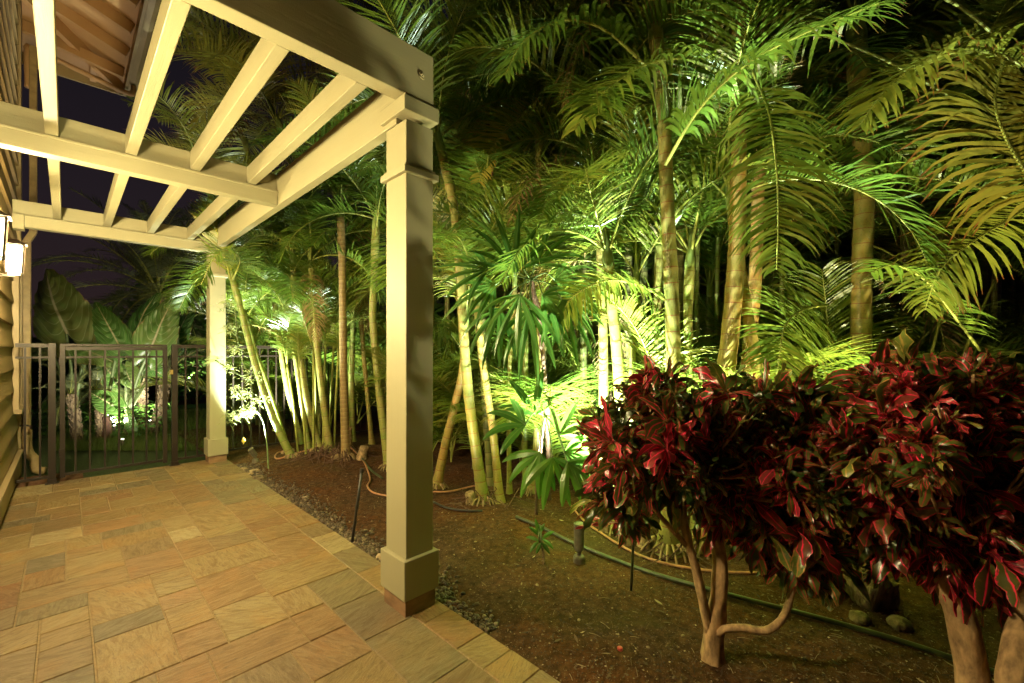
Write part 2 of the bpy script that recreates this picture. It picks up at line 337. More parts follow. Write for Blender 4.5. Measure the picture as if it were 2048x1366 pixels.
# patio flagstones: a packed modular pattern on a 0.1 m grid
b = MB(); b.box((-.265 * H - .05, -2.2, -.09), (EX - .004, YG - .02, -.0045)); base = b
tag(base.build('patio_bed', M['grout']), kind='structure')
U = .1; X0 = -.265 * H + .004; NX = int(round((EX - X0) / U)); U = (EX - X0) / NX; Y0 = -2.0; NY = int((YG - Y0) / U)
occ = [[False] * NY for _ in range(NX)]; rng = random.Random(11); b = MB()
sizes = [(4, 3), (3, 4), (3, 3), (4, 2), (3, 2), (2, 3), (5, 3), (3, 5), (2, 2), (4, 3), (5, 4), (2, 4)]
def can(i, j, a, c): return i + a <= NX and j + c <= NY and all(not occ[ii][jj] for ii in range(i, i + a) for jj in range(j, j + c))
def rest(i, j, a, c):
    r = NX - (i + a)
    return r == 0 or r >= 2
for j in range(NY):
    for i in range(NX):
        if occ[i][j]: continue
        run = 0
        while i + run < NX and not occ[i + run][j]: run += 1
        opts = [s for s in sizes if can(i, j, *s) and (run - s[0] == 0 or run - s[0] >= 2)] or [(run if run < 5 else 3, c) for c in (2, 3) if can(i, j, run if run < 5 else 3, c)] or [(min(run, 3), 1)]
        a, c = opts[rng.randrange(len(opts))]
        if not can(i, j, a, c): a, c = 1, 1
        for ii in range(i, i + a):
            for jj in range(j, j + c): occ[ii][jj] = True
        x0, x1, y0, y1 = X0 + i * U + .0035, X0 + (i + a) * U - .0035, Y0 + j * U + .0035, Y0 + (j + c) * U - .0035
        tz = rng.uniform(-.001, .0025); ch = .003; th = rng.choice([-.45, -.3, 0, .2, 1.57, 1.2, .5]) + rng.uniform(-.15, .15); ox, oy = rng.uniform(0, 50), rng.uniform(0, 50)
        vs = [(x0, y0, -.014), (x1, y0, -.014), (x1, y1, -.014), (x0, y1, -.014), (x0, y0, -.0035), (x1, y0, -.0035), (x1, y1, -.0035), (x0, y1, -.0035),
              (x0 + ch, y0 + ch, tz), (x1 - ch, y0 + ch, tz), (x1 - ch, y1 - ch, tz), (x0 + ch, y1 - ch, tz)]
        uv = [(ox + (v[0] * math.cos(th) - v[1] * math.sin(th)), oy + (v[0] * math.sin(th) + v[1] * math.cos(th))) for v in vs]
        fs = [(8, 9, 10, 11)]
        for k in range(4): k2 = (k + 1) % 4; fs += [(k, k2, 4 + k2, 4 + k), (4 + k, 4 + k2, 8 + k2, 8 + k)]
        b.add(vs, fs, uv, rng.random())
tag(b.build('patio', M['flagstone']), kind='structure')

# ============================================================ pergola
XI, XO = .895 * H, 1.018 * H              # post shafts
YN, YF = 1.43 * H, 4.64 * H
perg = thing('pergola', (XI, YN, 0), 'cream painted timber pergola standing over the stone patio', 'pergola')
def post(y0, wy):
    s = MB(); s.box((XI, y0, .20 * H), (XO, y0 + wy, 1.88 * H)); po = s.build('post', M['paint_vertical'], perg, bevel=.004)
    c = MB(); e = .017 * H
    c.box((XI - e, y0 - e, .064 * H), (XO + e, y0 + wy + e, .214 * H)); c.build('post_base', M['paint_x'], po, bevel=.006)
    c = MB(); c.box((XI - .006 * H, y0 - .006 * H, -.01), (XO + .006 * H, y0 + wy + .006 * H, .064 * H)); c.build('plinth', M['plinth_stone'], po, bevel=.002)
    for z0, z1 in ((.675, .700), (.905, .962)):
        c = MB(); e = .017 * H
        c.box((XI - e, y0 - e, H + z0 * H), (XO + e, y0 + wy + e, H + z1 * H))
        c.box((XI - e * .45, y0 - e * .45, H + z1 * H - .001), (XO + e * .45, y0 + wy + e * .45, H + (z1 + .012) * H))
        c.build('collar', M['paint_x'], po, bevel=.004)
    return po
post(YN, .145 * H); post(YF, .13 * H)
ZB, ZR, ZT = H + .884 * H, H + .971 * H, H + 1.072 * H
b = MB(); b.box((-.262 * H, YN - .002, H + .972 * H), (XO + .002, YN + .065 * H, H + 1.168 * H)); fb = b.build('front_beam', M['paint_x'], perg, bevel=.004)
b = MB(); cpt = Vector((.965 * H, YN - .004, H + 1.07 * H)); b.tube([cpt, cpt + Vector((0, -.007, 0))], .022, 20); b.tube([cpt + Vector((0, -.005, 0)), cpt + Vector((0, -.016, 0))], .011, 6); b.build('bolt', M['paint_x'], fb, bevel=.002)
b = MB(); b.box((XI - .004, YN + .066 * H, ZB), (.937 * H, YF + .12 * H, ZT)); b.build('side_beam', M['paint_y'], perg, bevel=.004)
for y0, w1 in ((2.86 * H, 'middle_beam'), (YF, 'rear_beam')):
    b = MB(); b.box((-.262 * H, y0, ZR + .001), (XI - .005, y0 + .06 * H, ZT)); b.box((-.205 * H, y0 - .020 * H, ZB), (XI - .006, y0 + .05 * H, ZR - .001)); b.box((-.205 * H, y0 - .026 * H, ZR - .022), (XI - .006, y0 - .0195 * H, ZR - .004)); bm = b.build('cross_beam', M['paint_x'], perg, bevel=.003)
    b = MB(); b.box((-.262 * H, y0 - .032 * H, ZB - .02 * H), (-.206 * H, y0 + .06 * H, ZR - .001)); b.build('beam_bracket', M['paint_x'], bm, bevel=.003)
for xx in (-.066, .203, .463, .731):
    for y0, y1 in ((YN + .066 * H, 2.86 * H - .001), (2.92 * H + .001, YF - .001)):
        b = MB(); b.box((xx * H, y0, ZR + .002), ((xx + .043) * H, y1, ZT - .004)); b.build('rafter', M['paint_y'], perg, bevel=.004)

# ============================================================ house
XW = -.265 * H; YE = 5.52 * H
house = thing('house', (XW, YE, 0), 'tan house wall with lap siding along the left of the patio', 'house')
b = MB(); z = .30; ex = .25; y0, y1 = -3.5 * H, YE - .14
b.box((XW - .25, y0, -.1), (XW - .045, YE, 7.0))
while z < 6.8:
    b.add([(XW - .012, y0, z), (XW - .040, y0, z + ex + .01), (XW - .012, y1, z), (XW - .040, y1, z + ex + .01), (XW - .05, y0, z), (XW - .05, y1, z)], [(0, 2, 3, 1), (0, 4, 5, 2), (2, 5, 3)])
    z += ex
b.build('wall', M['siding'], house)
b = MB(); b.box((XW - .044, y0, -.02), (XW + .004, y1, .26)); b.bar((XW + .006, y0, .272), (XW + .006, y1, .272), .045, .028); b.build('skirting', M['fascia_paint'], house, bevel=.004)
b = MB(); b.box((XW - .044, YE - .139, -.05), (XW + .008, YE + .012, 6.9)); b.build('corner_board', M['fascia_paint'], house, bevel=.004)
wz0, wz1, wy0, wy1 = .56 * H, 1.62 * H, 4.98 * H, 5.34 * H
b = MB(); b.box((XW - .03, wy0, wz0), (XW + .025, wy0 + .06, wz1)); b.box((XW - .03, wy1 - .06, wz0), (XW + .025, wy1, wz1)); b.box((XW - .03, wy0 - .02, wz1), (XW + .03, wy1 + .02, wz1 + .1))
b.box((XW - .03, wy0 + .061, wz0 + .55), (XW + .012, wy1 - .061, wz0 + .59)); win = b.build('window', M['fascia_paint'], house, bevel=.003)
b = MB(); b.box((XW - .03, wy0 - .04, wz0 - .05), (XW + .05, wy1 + .04, wz0)); b.build('sill', M['fascia_paint'], win, bevel=.004)
b = MB(); b.box((XW - .028, wy0 + .06, wz0), (XW - .004, wy1 - .06, wz1)); b.build('pane', M['window_glass'], win)
# eave with a hip at its corner
XE, YX, ZE, SL = .412 * H, 6.0 * H, 3.71 * H, .38
def ez(x, y): return ZE + .06 + SL * min(XE - x, YX - y)
b = MB(); yb = -1.0; xi = XW - 1.2
for off in (0, .1):
    v = [(XE, YX), (XE, yb), (xi, yb), (xi, YX - (XE - xi)), (xi, YX)]
    n0 = len(b.v); b.add([(x, y, ez(x, y) + off) for x, y in v], [(0, 1, 2, 3), (0, 3, 4)] if not off else [(3, 2, 1, 0), (4, 3, 0)])
roof = b.build('eave', M['eave_wood'], house)
yy = YX - .5
while yy > 0:
    b = MB(); b.bar((XE - .03, yy, ez(XE - .03, yy) - .075), (XW - .02, yy, ez(XW - .02, yy) - .075), .07, .14); b.build('eave_rafter', M['eave_wood'], house, bevel=.003); yy -= .62
for xx in (-.2, .28):
    b = MB(); b.bar((xx, YX - .03, ez(xx, YX - .03) - .075), (xx, YX - (XE - xx) + .05, ez(xx, YX - (XE - xx) + .05) - .075), .07, .14); b.build('eave_rafter', M['eave_wood'], house, bevel=.003)
b = MB(); b.bar((XE - .03, YX - .03, ZE - .02), (XW - .1, YX - (XE - XW) - .1, ez(XW - .1, YX - (XE - XW) - .1) - .09), .07, .17); b.build('hip_rafter', M['eave_wood'], house, bevel=.003)
b = MB(); b.box((XE, yb, ZE - .10), (XE + .035, YX, ZE + .2)); b.box((xi, YX, ZE - .10), (XE + .035, YX + .035, ZE + .2)); b.build('fascia', M['fascia_paint'], house, bevel=.004)
b = MB(); prof = [(0, .12), (0, 0), (.07, -.005), (.115, .03), (.13, .12), (.12, .12), (.105, .04), (.065, .01), (.01, .012), (.01, .12)]
vs = [(XE + .036 + a, y, ZE - .02 + c) for y in (yb, YX + .03) for a, c in prof]; n = len(prof)
b.add(vs, [(i, (i + 1) % n, n + (i + 1) % n, n + i) for i in range(n)] + [tuple(range(n)), tuple(range(n, 2 * n))[::-1]]); b.build('gutter', M['fascia_paint'], house, smooth=False)
b = MB(); dp = [(XE + .10, YX - .25, ZE - .02), (XE + .09, YX - .27, ZE - .12), (XE - .02, YX - .29, ZE - .17), (XW + .12, YX - .42, ZE - .05), (XW + .05, YX - .45, ZE - .12), (XW + .05, YX - .47, ZE - .6)]
b.tube(smooth_path(dp, .03), .035, 10); b.build('drain_pipe', M['eave_wood'], house, smooth=True)
b = MB(); q = XW + .055; yq = YE + .0
def rect_tube(b, pts, w, dpt):
    for i in range(len(pts) - 1): b.bar(Vector(pts[i]), Vector(pts[i + 1]), w, dpt, up=(0, 1, 0))
pts = [(q - .03 + .07, yq, 5.4), (q + .04, yq, 4.2), (q + .055, yq, 3.30), (q - .005, yq, 3.12), (q - .005, yq, .46)]
rect_tube(b, [(q + .05, yq, 5.4), (q + .05, yq, 3.02)], .07, .09); rect_tube(b, [(q + .05, yq, 3.03), (q - .005, yq, 2.90)], .07, .085); rect_tube(b, [(q - .005, yq, 2.91), (q - .005, yq, .45)], .075, .09)
b.build('downspout', M['downspout_paint'], house, bevel=.008)
b = MB(); el = [(q - .005, yq, .50), (q - .005, yq, .30), (q + .015, yq - .01, .20), (q + .06, yq - .02, .12), (q + .07, yq - .03, .02), (q + .09, yq - .05, -.02), (q + .16, yq - .08, -.035)]
sp = smooth_path(el, .012); b.tube(sp, [.048 + (.003 if i % 3 == 0 else 0) for i in range(len(sp))], 12); b.build('downspout_elbow', M['downspout_paint'], house, smooth=True)
tp = Vector((XW + .02, 5.1 * H, .42 * H)); fa = thing('garden_tap', tp, 'small dark metal tap on the house wall beside the gate', 'tap')
b = MB(); b.tube([tp, tp + Vector((.06, 0, 0)), tp + Vector((.085, 0, -.01)), tp + Vector((.09, 0, -.04))], [.012, .012, .013, .011], 10); b.build('spout', M['bronze_metal'], fa, smooth=True)
b = MB(); b.tube([tp + Vector((.045, 0, .0)), tp + Vector((.045, 0, .035))], .006, 8); b.bar(tp + Vector((.045, -.03, .04)), tp + Vector((.045, .03, .04)), .012, .012); b.build('tap_handle', M['bronze_metal'], fa)

# ============================================================ lanterns
def lantern(y, z, label, xo=.0):
    L = thing('wall_lantern', (XW, y, z), label, 'lantern', 'wall lanterns along the house')
    b = MB(); b.box((XW - .02, y - .06, z - .17), (XW + .014, y + .06, z + .12)); b.build('backplate', M['bronze_metal'], L, bevel=.005)
    cx = XW + .10 + xo; wt, wb = .052, .040; zt, zb = z + .10, z - .13
    b = MB(); b.bar((XW + .01, y, zb - .02), (cx, y, zb - .02), .02, .02); b.bar((XW + .01, y, zt + .035), (cx, y, zt + .035), .02, .02); b.build('bracket', M['bronze_metal'], L)
    b = MB(); f = MB()
    c4t = [(cx + sx * wt, y + sy * wt, zt) for sx, sy in ((-1, -1), (1, -1), (1, 1), (-1, 1))]; c4b = [(cx + sx * wb, y + sy * wb, zb) for sx, sy in ((-1, -1), (1, -1), (1, 1), (-1, 1))]
    b.add(c4b + c4t, [(0, 1, 5, 4), (1, 2, 6, 5), (2, 3, 7, 6), (3, 0, 4, 7), (0, 3, 2, 1)]); b.build('glass', M['lantern_glow'], L)
    for i in range(4):
        f.bar(c4b[i], c4t[i], .013, .013); f.bar(c4b[i], c4b[(i + 1) % 4], .013, .013); f.bar(c4t[i], c4t[(i + 1) % 4], .013, .013)
    f.build('frame', M['bronze_metal'], L)
    b = MB(); e = wt + .022; tp = [(cx + sx * e, y + sy * e, zt + .006) for sx, sy in ((-1, -1), (1, -1), (1, 1), (-1, 1))]; tq = [(cx + sx * .02, y + sy * .02, zt + .05) for sx, sy in ((-1, -1), (1, -1), (1, 1), (-1, 1))]
    b.add(tp + tq, [(3, 2, 1, 0), (4, 5, 6, 7), (0, 1, 5, 4), (1, 2, 6, 5), (2, 3, 7, 6), (3, 0, 4, 7)]); b.build('cap', M['bronze_metal'], L)
lantern(3.62 * H, 1.515 * H, 'glowing wall lantern nearest the gate on the siding')
lantern(2.60 * H, 1.45 * H, 'lit wall lantern cut by the left edge of the photo')
lantern(1.40 * H, 1.50 * H, 'added wall lantern out of view beside the near end of the pergola')  # added out of frame to light the near bay and the garden

# ============================================================ gate and fence
YT = 4.80 * H; met = M['bronze_metal']
def vbar(b, x, z0, z1, w, y=YT): b.box((x - w / 2, y - w / 2, z0), (x + w / 2, y + w / 2, z1))
ZTOP = 1.06 * H
def pxX(px, Y): r = (px - CX) / FPX; return Y * (FW.x + r * RT.x) / (FW.y + r * RT.y)
gate = thing('metal_gate', (pxX(112, YT), YT, 0), 'dark bronze metal gate with vertical bars across the patio end', 'gate')
xa, xb = pxX(125, YT), pxX(330, YT)
b = MB(); vbar(b, xa, .05, ZTOP - .03, .045); vbar(b, xb, .05, ZTOP - .03, .045)
b.box((xa + .023, YT - .02, ZTOP - .075), (xb - .023, YT + .02, ZTOP - .032)); b.box((xa + .023, YT - .014, .955 * H - .012), (xb - .023, YT + .014, .955 * H + .012)); b.box((xa + .023, YT - .016, .07), (xb - .023, YT + .016, .10))
b.build('gate_frame', met, gate, bevel=.002)
for px in (151, 180, 210, 238, 266, 293, 313):
    b = MB(); vbar(b, pxX(px, YT), .1, ZTOP - .076, .018); b.build('bar', met, gate)
b = MB(); b.box((xa - .03, YT - .035, .90 * H), (xa + .02, YT - .023, .955 * H)); b.build('hinge', met, gate, bevel=.002)
b = MB(); b.box((xa - .03, YT - .035, .20 * H), (xa + .02, YT - .023, .255 * H)); b.build('hinge', met, gate, bevel=.002)
b = MB(); b.box((xb - .05, YT - .04, .86 * H), (xb + .07, YT - .024, .868 * H)); b.build('latch', met, gate)
lk = thing('padlock', (xb + .06, YT - .05, .82 * H), 'small brass padlock hanging from the gate latch', 'padlock')
b = MB(); b.box((xb + .042, YT - .060, .80 * H), (xb + .078, YT - .042, .84 * H)); b.build('lock_body', M['brass'], lk, bevel=.003)
b = MB(); b.tube([Vector((xb + .06 + .012 * math.cos(a), YT - .051, .84 * H + .028 * math.sin(a))) for a in [math.pi * i / 8 for i in range(9)]], .003, 6); b.build('shackle', M['bronze_metal'], lk)
def panel(x0, x1, barsx, label, post_at, y=YT, nm='metal_fence'):
    f = thing(nm, (x0, y, 0), label, 'fence')
    b = MB(); b.box((x0, y - .022, ZTOP - .045), (x1, y + .022, ZTOP)); b.box((x0, y - .013, .955 * H - .012), (x1, y + .013, .955 * H + .012)); b.box((x0, y - .016, .06), (x1, y + .016, .09)); b.build('rail', met, f, bevel=.002)
    for x in barsx: b = MB(); vbar(b, x, .09, ZTOP - .046, .018, y); b.build('bar', met, f)
    for x, w in post_at:
        b = MB(); vbar(b, x, -.01, ZTOP + .004, w, y + .0); po = b.build('fence_post', met, f, bevel=.002)
        b = MB(); b.box((x - w * .9, y - w * .9, -.008), (x + w * .9, y + w * .9, .008)); b.box((x - w * .62, y - w * .62, .0), (x + w * .62, y + w * .62, .05)); b.build('post_foot', met, po, bevel=.002)
xp1, xp2 = pxX(104, YT), pxX(349, YT)
panel(XW + .01, xp1 - .03, [pxX(50, YT), pxX(80, YT)], 'short bronze fence panel between the house wall and the gate', [(xp1, .062)])
panel(xp2 + .03, XI - .005, [pxX(371, YT), pxX(394, YT)], 'short bronze fence panel between gate and far pergola post', [(xp2, .062)])
b = MB(); b.box((xa - .02, YT - .022, ZTOP - .028), (xb + .02, YT + .022, ZTOP)); b.build('top_rail', met, gate, bevel=.002)
fx0 = 1.03 * H; panel(fx0 + .02, fx0 + 3.6, [fx0 + .15 + .115 * i for i in range(30)], 'bronze bar fence on the lawn behind the far palm clump', [(fx0 + .03, .06), (fx0 + 1.9, .06)], y=YF + .35)
tg = MB(); c = P(487, 882, 3.98)
tg.add([c + RT * .0 + Vector((0, 0, .055)), c + RT * .03, c - Vector((0, 0, .045)), c - RT * .03, c + FW * .003 + Vector((0, 0, .055)), c + FW * .003 + RT * .03, c + FW * .003 - Vector((0, 0, .045)), c + FW * .003 - RT * .03], [(0, 1, 2, 3), (7, 6, 5, 4), (0, 4, 5, 1), (1, 5, 6, 2), (2, 6, 7, 3), (3, 7, 4, 0)])
tag(tg.build('plant_tag', M['yellow_tag'], at=c), 'small yellow diamond tag hanging in front of the lawn fence', 'tag')

# ============================================================ palms
def frond_mb(b, pts, L, npair, rng, nrm=None, fwd=.75, lift=.30, droop=.9, width=.012, start=.16, seg=5, tlen=(.45, .35), rach=.012, lr=None, jit=.12, swap=None):
    """rachis through pts, leaflets both sides; nrm = blade normal (None: straight up)"""
    sp = smooth_path(pts, .04); n = len(sp); lr = lr or b
    lens = [0]
    for i in range(1, n): lens.append(lens[-1] + (sp[i] - sp[i - 1]).length)
    tot = lens[-1]
    lr.tube(sp[::2] + ([sp[-1]] if (n - 1) % 2 else []), [rach * (1 - .85 * (i / (len(sp[::2]) + (1 if (n - 1) % 2 else 0) - 1))) + .0012 for i in range(len(sp[::2]) + (1 if (n - 1) % 2 else 0))], 5, t=.5, caps=False)
    j = 0
    for k in range(npair):
        s = start + (1 - start) * (k + .5) / npair; u = (s - start) / (1 - start)
        while j < n - 2 and lens[j + 1] < s * tot: j += 1
        f = (s * tot - lens[j]) / max(1e-6, lens[j + 1] - lens[j]); c = sp[j].lerp(sp[j + 1], f)
        T = (sp[min(j + 2, n - 1)] - sp[max(j - 1, 0)]).normalized()
        N = Vector(nrm) if nrm is not None else Vector((0, 0, 1))
        S = T.cross(N)
        if S.length < .15: S = T.cross(Vector((T.y, -T.x, .3)) + Vector((.3, .1, 0)))
        S.normalize(); U = S.cross(T).normalized()
        ll = L * (tlen[0] + (1 - tlen[0]) * math.sin(math.pi * min(1, u * .9 + .12)) ** .8) * (1 if u < .75 else 1 - (u - .75) / .25 * (1 - tlen[1] - .25))
        for sd in (-1, 1):
            fw = fwd * (.55 + .8 * u) + rng.gauss(0, jit * .6); li = lift * (1 - .5 * u) + rng.gauss(0, jit)
            D = (S * sd + T * fw + U * li).normalized(); l2 = ll * rng.uniform(.86, 1.08); p = c.copy(); cs = [p.copy()]; ds = [D.copy()]
            dr = droop * rng.uniform(.6, 1.3) / seg
            for q in range(seg):
                p = p + D * (l2 / seg); cs.append(p.copy()); D = (D + Vector((0, 0, -dr * (q + 1) * .45))).normalized(); ds.append(D.copy())
            W0 = (T - ds[0] * T.dot(ds[0])).normalized(); ws = []; ns = []
            for q in range(seg + 1):
                W0 = (W0 - ds[q] * W0.dot(ds[q])).normalized(); ws.append(W0.copy()); ns.append(ds[q].cross(W0))
            hw = [width * x for x in ((.45, .9, 1, .85, .5, .05) if seg == 5 else (.5, 1, .85, .45, .05))]
            b.ribbon(cs, ws, hw, rng.random(), fold=0)
def arc(L, e0, e1, pw=1.3, sway=0):
    p = Vector((0, 0, 0)); o = [p.copy()]; n = 12
    for i in range(n):
        t = (i + .5) / n; el = R_(e0 + (e1 - e0) * t ** pw); az = sway * t
        p = p + Vector((math.cos(el) * math.cos(az), math.cos(el) * math.sin(az), math.sin(el))) * (L / n); o.append(p.copy())
    return o
def two_mat_mesh(b, br, name, m1, m2, org=Vector((0, 0, 0))):
    n = len(b.f); o = MB(); o.v = b.v + br.v; o.uv = b.uv + br.uv; o.t = b.t + br.t; k = len(b.v); o.f = b.f + [tuple(i + k for i in f) for f in br.f]
    me = o.mesh(name, m1, org); me.materials.append(m2); me.polygons.foreach_set('material_index', [0] * n + [1] * (len(o.f) - n))
    me.polygons.foreach_set('use_smooth', [False] * n + [True] * (len(o.f) - n)); return me
VAR = {}
def variants(key, mat, specs, **kw):
    rng = random.Random(hash(key) % 1000 if False else len(key) * 17); VAR[key] = []
    for e0, e1, pw, sw in specs:
        b = MB(); br = MB(); frond_mb(b, arc(1.8, e0, e1, pw, sw), rng=rng, lr=br, **kw)
        VAR[key].append(two_mat_mesh(b, br, 'frond', mat, M['rachis']))
SP = [(86, 55, 1.6, .1), (80, 25, 1.5, -.2), (74, -5, 1.4, .25), (66, -30, 1.4, -.15), (58, -50, 1.3, .2), (45, -62, 1.1, -.1), (28, -72, .9, .2), (70, 5, 1.8, .3), (60, -20, 1.7, -.3)]
variants('areca', M['palm_leaf'], SP, L=.60, npair=60, width=.0082, droop=.66, lift=.42, jit=.16)
variants('gold', M['palm_leaf_gold'], SP[2:7], L=.60, npair=58, width=.0082, droop=.74, lift=.42, jit=.16)
variants('dead', M['dead_leaf'], [(20, -75, .6, .2), (-10, -84, .5, -.2), (40, -80, .8, .3)], L=.40, npair=34, width=.008, droop=1.8, lift=.1, jit=.3)
variants('date', M['date_leaf'], [(75, 20, 1.4, .1), (60, -10, 1.5, -.1), (45, -35, 1.4, .1), (25, -50, 1.2, 0), (5, -65, 1, 0)], L=.26, npair=75, width=.006, droop=.25, fwd=.9, lift=.35, seg=4, jit=.2)
prng = random.Random(77)
def put_frond(parent, key, vi, loc, az, sc_, tilt=0.0):
    o = bpy.data.objects.new('frond', VAR[key][vi % len(VAR[key])]); col.objects.link(o)
    if parent is not None: o.parent = parent; o.location = Vector(loc) - parent.location
    else: o.location = loc
    o.rotation_euler = (prng.gauss(0, .10), tilt + prng.gauss(0, .10), az); o.scale = (sc_,) * 3; return o
def keep_out(loc, az, L):                  # fronds stay out of the patio and away from the lens
    tip = Vector(loc) + Vector((math.cos(az), math.sin(az), 0)) * L * .75
    return (tip.x < 1.0 * H and 0 < tip.y < 4.7 * H and loc[2] < 3.6) or (Vector((tip.x, tip.y)).length < 1.5)
PALMS = []
ANCH = [(870, 'the near pergola post'), (968, 'the swollen based leaning palm'), (1078, 'the arching yellow frond palm'), (1222, 'the floodlit pair of trunks'), (1335, 'the tall orange palm'), (1470, 'the thickest golden trunk'), (1720, 'the lone thick ringed trunk'), (1960, 'the large right croton')]
SEEN = set()
def where(kind, px, py, opts):
    a = min(ANCH, key=lambda q: abs(q[0] - px)); side = 'left' if px < a[0] else 'right'
    hi = 'high' if py < 260 else 'middling' if py < 450 else 'low'
    for o in opts:
        l = '%s %s crown just %s of %s' % (kind + o, hi, side, a[1]) if py else '%s just %s of %s' % (kind + o, side, a[1])
        if l not in SEEN: break
    SEEN.add(l); return l
def palm(path, d0, d1, r0, r1, mat, label, n=11, s=1.0, key='areca', flare=1.7, azs=None, roots=True, cat='palm tree', group=None, name='areca_palm', erect=False, stepn=.14, only=None):
    if r0 > .05: r0 *= .9; r1 *= .9
    pts = [GP(path[0][0], d0, -.03)]; m = len(path)
    for i, (px, py) in enumerate(path[1:], 1): pts.append(P(px, py, d0 + (d1 - d0) * i / (m - 1)))
    base = pts[0].copy(); base.z += .03
    root = thing(name, base, label, cat, group); sp = smooth_path(pts, .028)
    L = 0; rad = []
    tot = sum((sp[i] - sp[i - 1]).length for i in range(1, len(sp)))
    for i, p in enumerate(sp):
        if i: L += (p - sp[i - 1]).length
        fr = (L / stepn) % 1; r = r0 + (r1 - r0) * (L / tot); r *= 1 + (flare - 1) * math.exp(-L / .11); r *= 1 + .055 * math.exp(-((fr - .0) / .09) ** 2) + .05 * math.exp(-((fr - 1) / .09) ** 2)
        if L > tot * .82 and n: r *= 1 + .18 * math.sin(math.pi * (L / tot - .82) / .18)
        rad.append(r)
    b = MB(); b.tube(sp, rad, 14, wob=.05); b.build('trunk', M[mat], root, smooth=True)
    if roots:
        b = MB(); rr = r0 * flare
        for k in range(16):
            a = k / 16 * 6.28 + prng.uniform(-.2, .2); o = Vector((math.cos(a), math.sin(a), 0)); ll = prng.uniform(.8, 1.7) * rr
            q = base + o * rr * .72 + Vector((0, 0, rr * .75)); e_ = base + o * (rr * 1.05 + ll * .45); b.tube(smooth_path([q, q.lerp(e_, .55) + Vector((0, 0, rr * .12)), e_ + Vector((0, 0, -.03))], .03), [.012, .012, .009, .007][0:1] * 99 if False else .010, 5)
        b.build('roots', M['root_base'], root, smooth=True)
    top = sp[-1]; k0 = prng.uniform(0, 6.28); made = 0
    if n:
        D = (sp[-1] - sp[-4]).normalized(); hs = .42 * s
        b = MB(); q5 = [top - D * .12, top - D * .02, top + D * hs * .25, top + D * hs * .6, top + D * hs]; b.tube(q5, [rad[-1] * 1.02, rad[-1] * 1.16, rad[-1] * .95, rad[-1] * .6, rad[-1] * .28], 12, wob=.06); b.build('crownshaft', M['sheath'], root, smooth=True)
        top = top + D * hs * .35
    for k in range(n * 2):
        if made >= n: break
        az = k0 + k * 2.399; vi = (k * 4) % 9 if not erect else prng.choice([0, 1, 2, 7])
        if azs is not None: az = azs[k % len(azs)] + prng.gauss(0, .35)
        s2 = s
        if keep_out(top, az, 1.8 * s):
            s2 = s * .55
            if keep_out(top, az, 1.8 * s2): continue
        put_frond(root, key, vi, top - Vector((0, 0, .05 + .02 * (made % 5))), az, s2 * prng.uniform(.85, 1.12)); made += 1
    if n > 5 and prng.random() < .45 and not keep_out(top, k0 + 1, 1.2): put_frond(root, 'dead', prng.randrange(3), top - Vector((0, 0, .18)), k0 + 1, s * .8)
    PALMS.append(root); return root
G = 'clumping palms of the far left clump'
palm([(585, 912), (557, 860), (527, 780), (500, 690), (482, 620), (462, 545)], 4.05, 3.95, .055, .04, 'trunk_green', 'palm with curved green stem leaning furthest left toward the far post', 9, .78, flare=1.3, erect=False)
palm([(578, 900), (552, 830), (530, 760), (505, 690), (492, 640)], 4.25, 4.2, .045, .038, 'trunk_green', 'brightly lit green palm stem directly behind the leftmost leaning one', 7, .7, flare=1.3)
palm([(640, 900), (612, 790), (600, 690), (590, 600), (585, 520)], 4.2, 4.2, .055, .04, 'trunk_green', 'green palm stem leaning left at the middle of the far clump', 9, .85)
palm([(618, 905), (603, 800), (588, 700), (578, 640)], 4.3, 4.3, .038, .03, 'trunk_green', 'thin green palm stem left of the middle stem of the far clump', 7, .75, roots=False)
palm([(660, 905), (645, 790), (634, 690), (626, 590), (622, 530)], 4.1, 4.1, .055, .04, 'trunk_green', 'palm with thick green base above exposed dark roots in the far clump', 8, .85)
palm([(692, 930), (688, 800), (686, 650), (684, 520), (681, 425)], 3.95, 4.0, .062, .05, 'trunk_brown', 'straight brown ringed palm trunk standing alone beside the cut stump', 12, .95, stepn=.06, flare=1.6)
palm([(778, 925), (765, 840), (754, 740), (746, 640), (748, 560), (752, 450)], 3.8, 3.9, .05, .045, 'trunk_green', 'yellow green palm just left of the near pergola post', 11, .95)
palm([(705, 905), (703, 760), (708, 620), (716, 520)], 4.6, 4.6, .045, .04, 'trunk_green', 'slim palm behind the straight brown ringed trunk', 9, .9, roots=False)
palm([(606, 900), (575, 780), (560, 690), (548, 600)], 4.55, 4.5, .04, .035, 'trunk_green', 'slim shaded palm at the back left of the far clump', 9, .85, roots=False)
palm([(744, 900), (730, 740), (722, 640)], 4.5, 4.5, .035, .03, 'trunk_gold', 'thin golden stem between the ringed trunk and the near post', 7, .8, roots=False)
for i, (px, d, py, dd) in enumerate([(627, 4.15, 700, 0), (646, 4.2, 690, 5), (668, 4.2, 720, 8), (596, 4.2, 730, -22), (634, 4.3, 640, -8), (658, 4.35, 650, 12), (612, 4.1, 740, -15)]):
    b0 = GP(px, d, -.03); root = thing('palm_shoot', b0, 'thin young stem in the far palm clump, ' + ['third from its left', 'tallest but two near its middle', 'right of its middle', 'leaning left at its left edge', 'crossing behind its middle', 'rightmost, leaning right', 'leaning left just behind the front stems'][i], 'palm shoot', 'thin young stems inside the far palm clump')
    b = MB(); b.tube(smooth_path([b0, P(px + dd * .4, (py + 900) / 2, d), P(px + dd, py, d)], .05), [.018] * 99 if False else .016, 7); b.build('stem', M['rachis'], root, smooth=True)
    tp = P(px + dd, py, d)
    for k in range(3): put_frond(root, 'areca', prng.choice([0, 1, 7]), tp, prng.uniform(0, 6.28), prng.uniform(.45, .65))
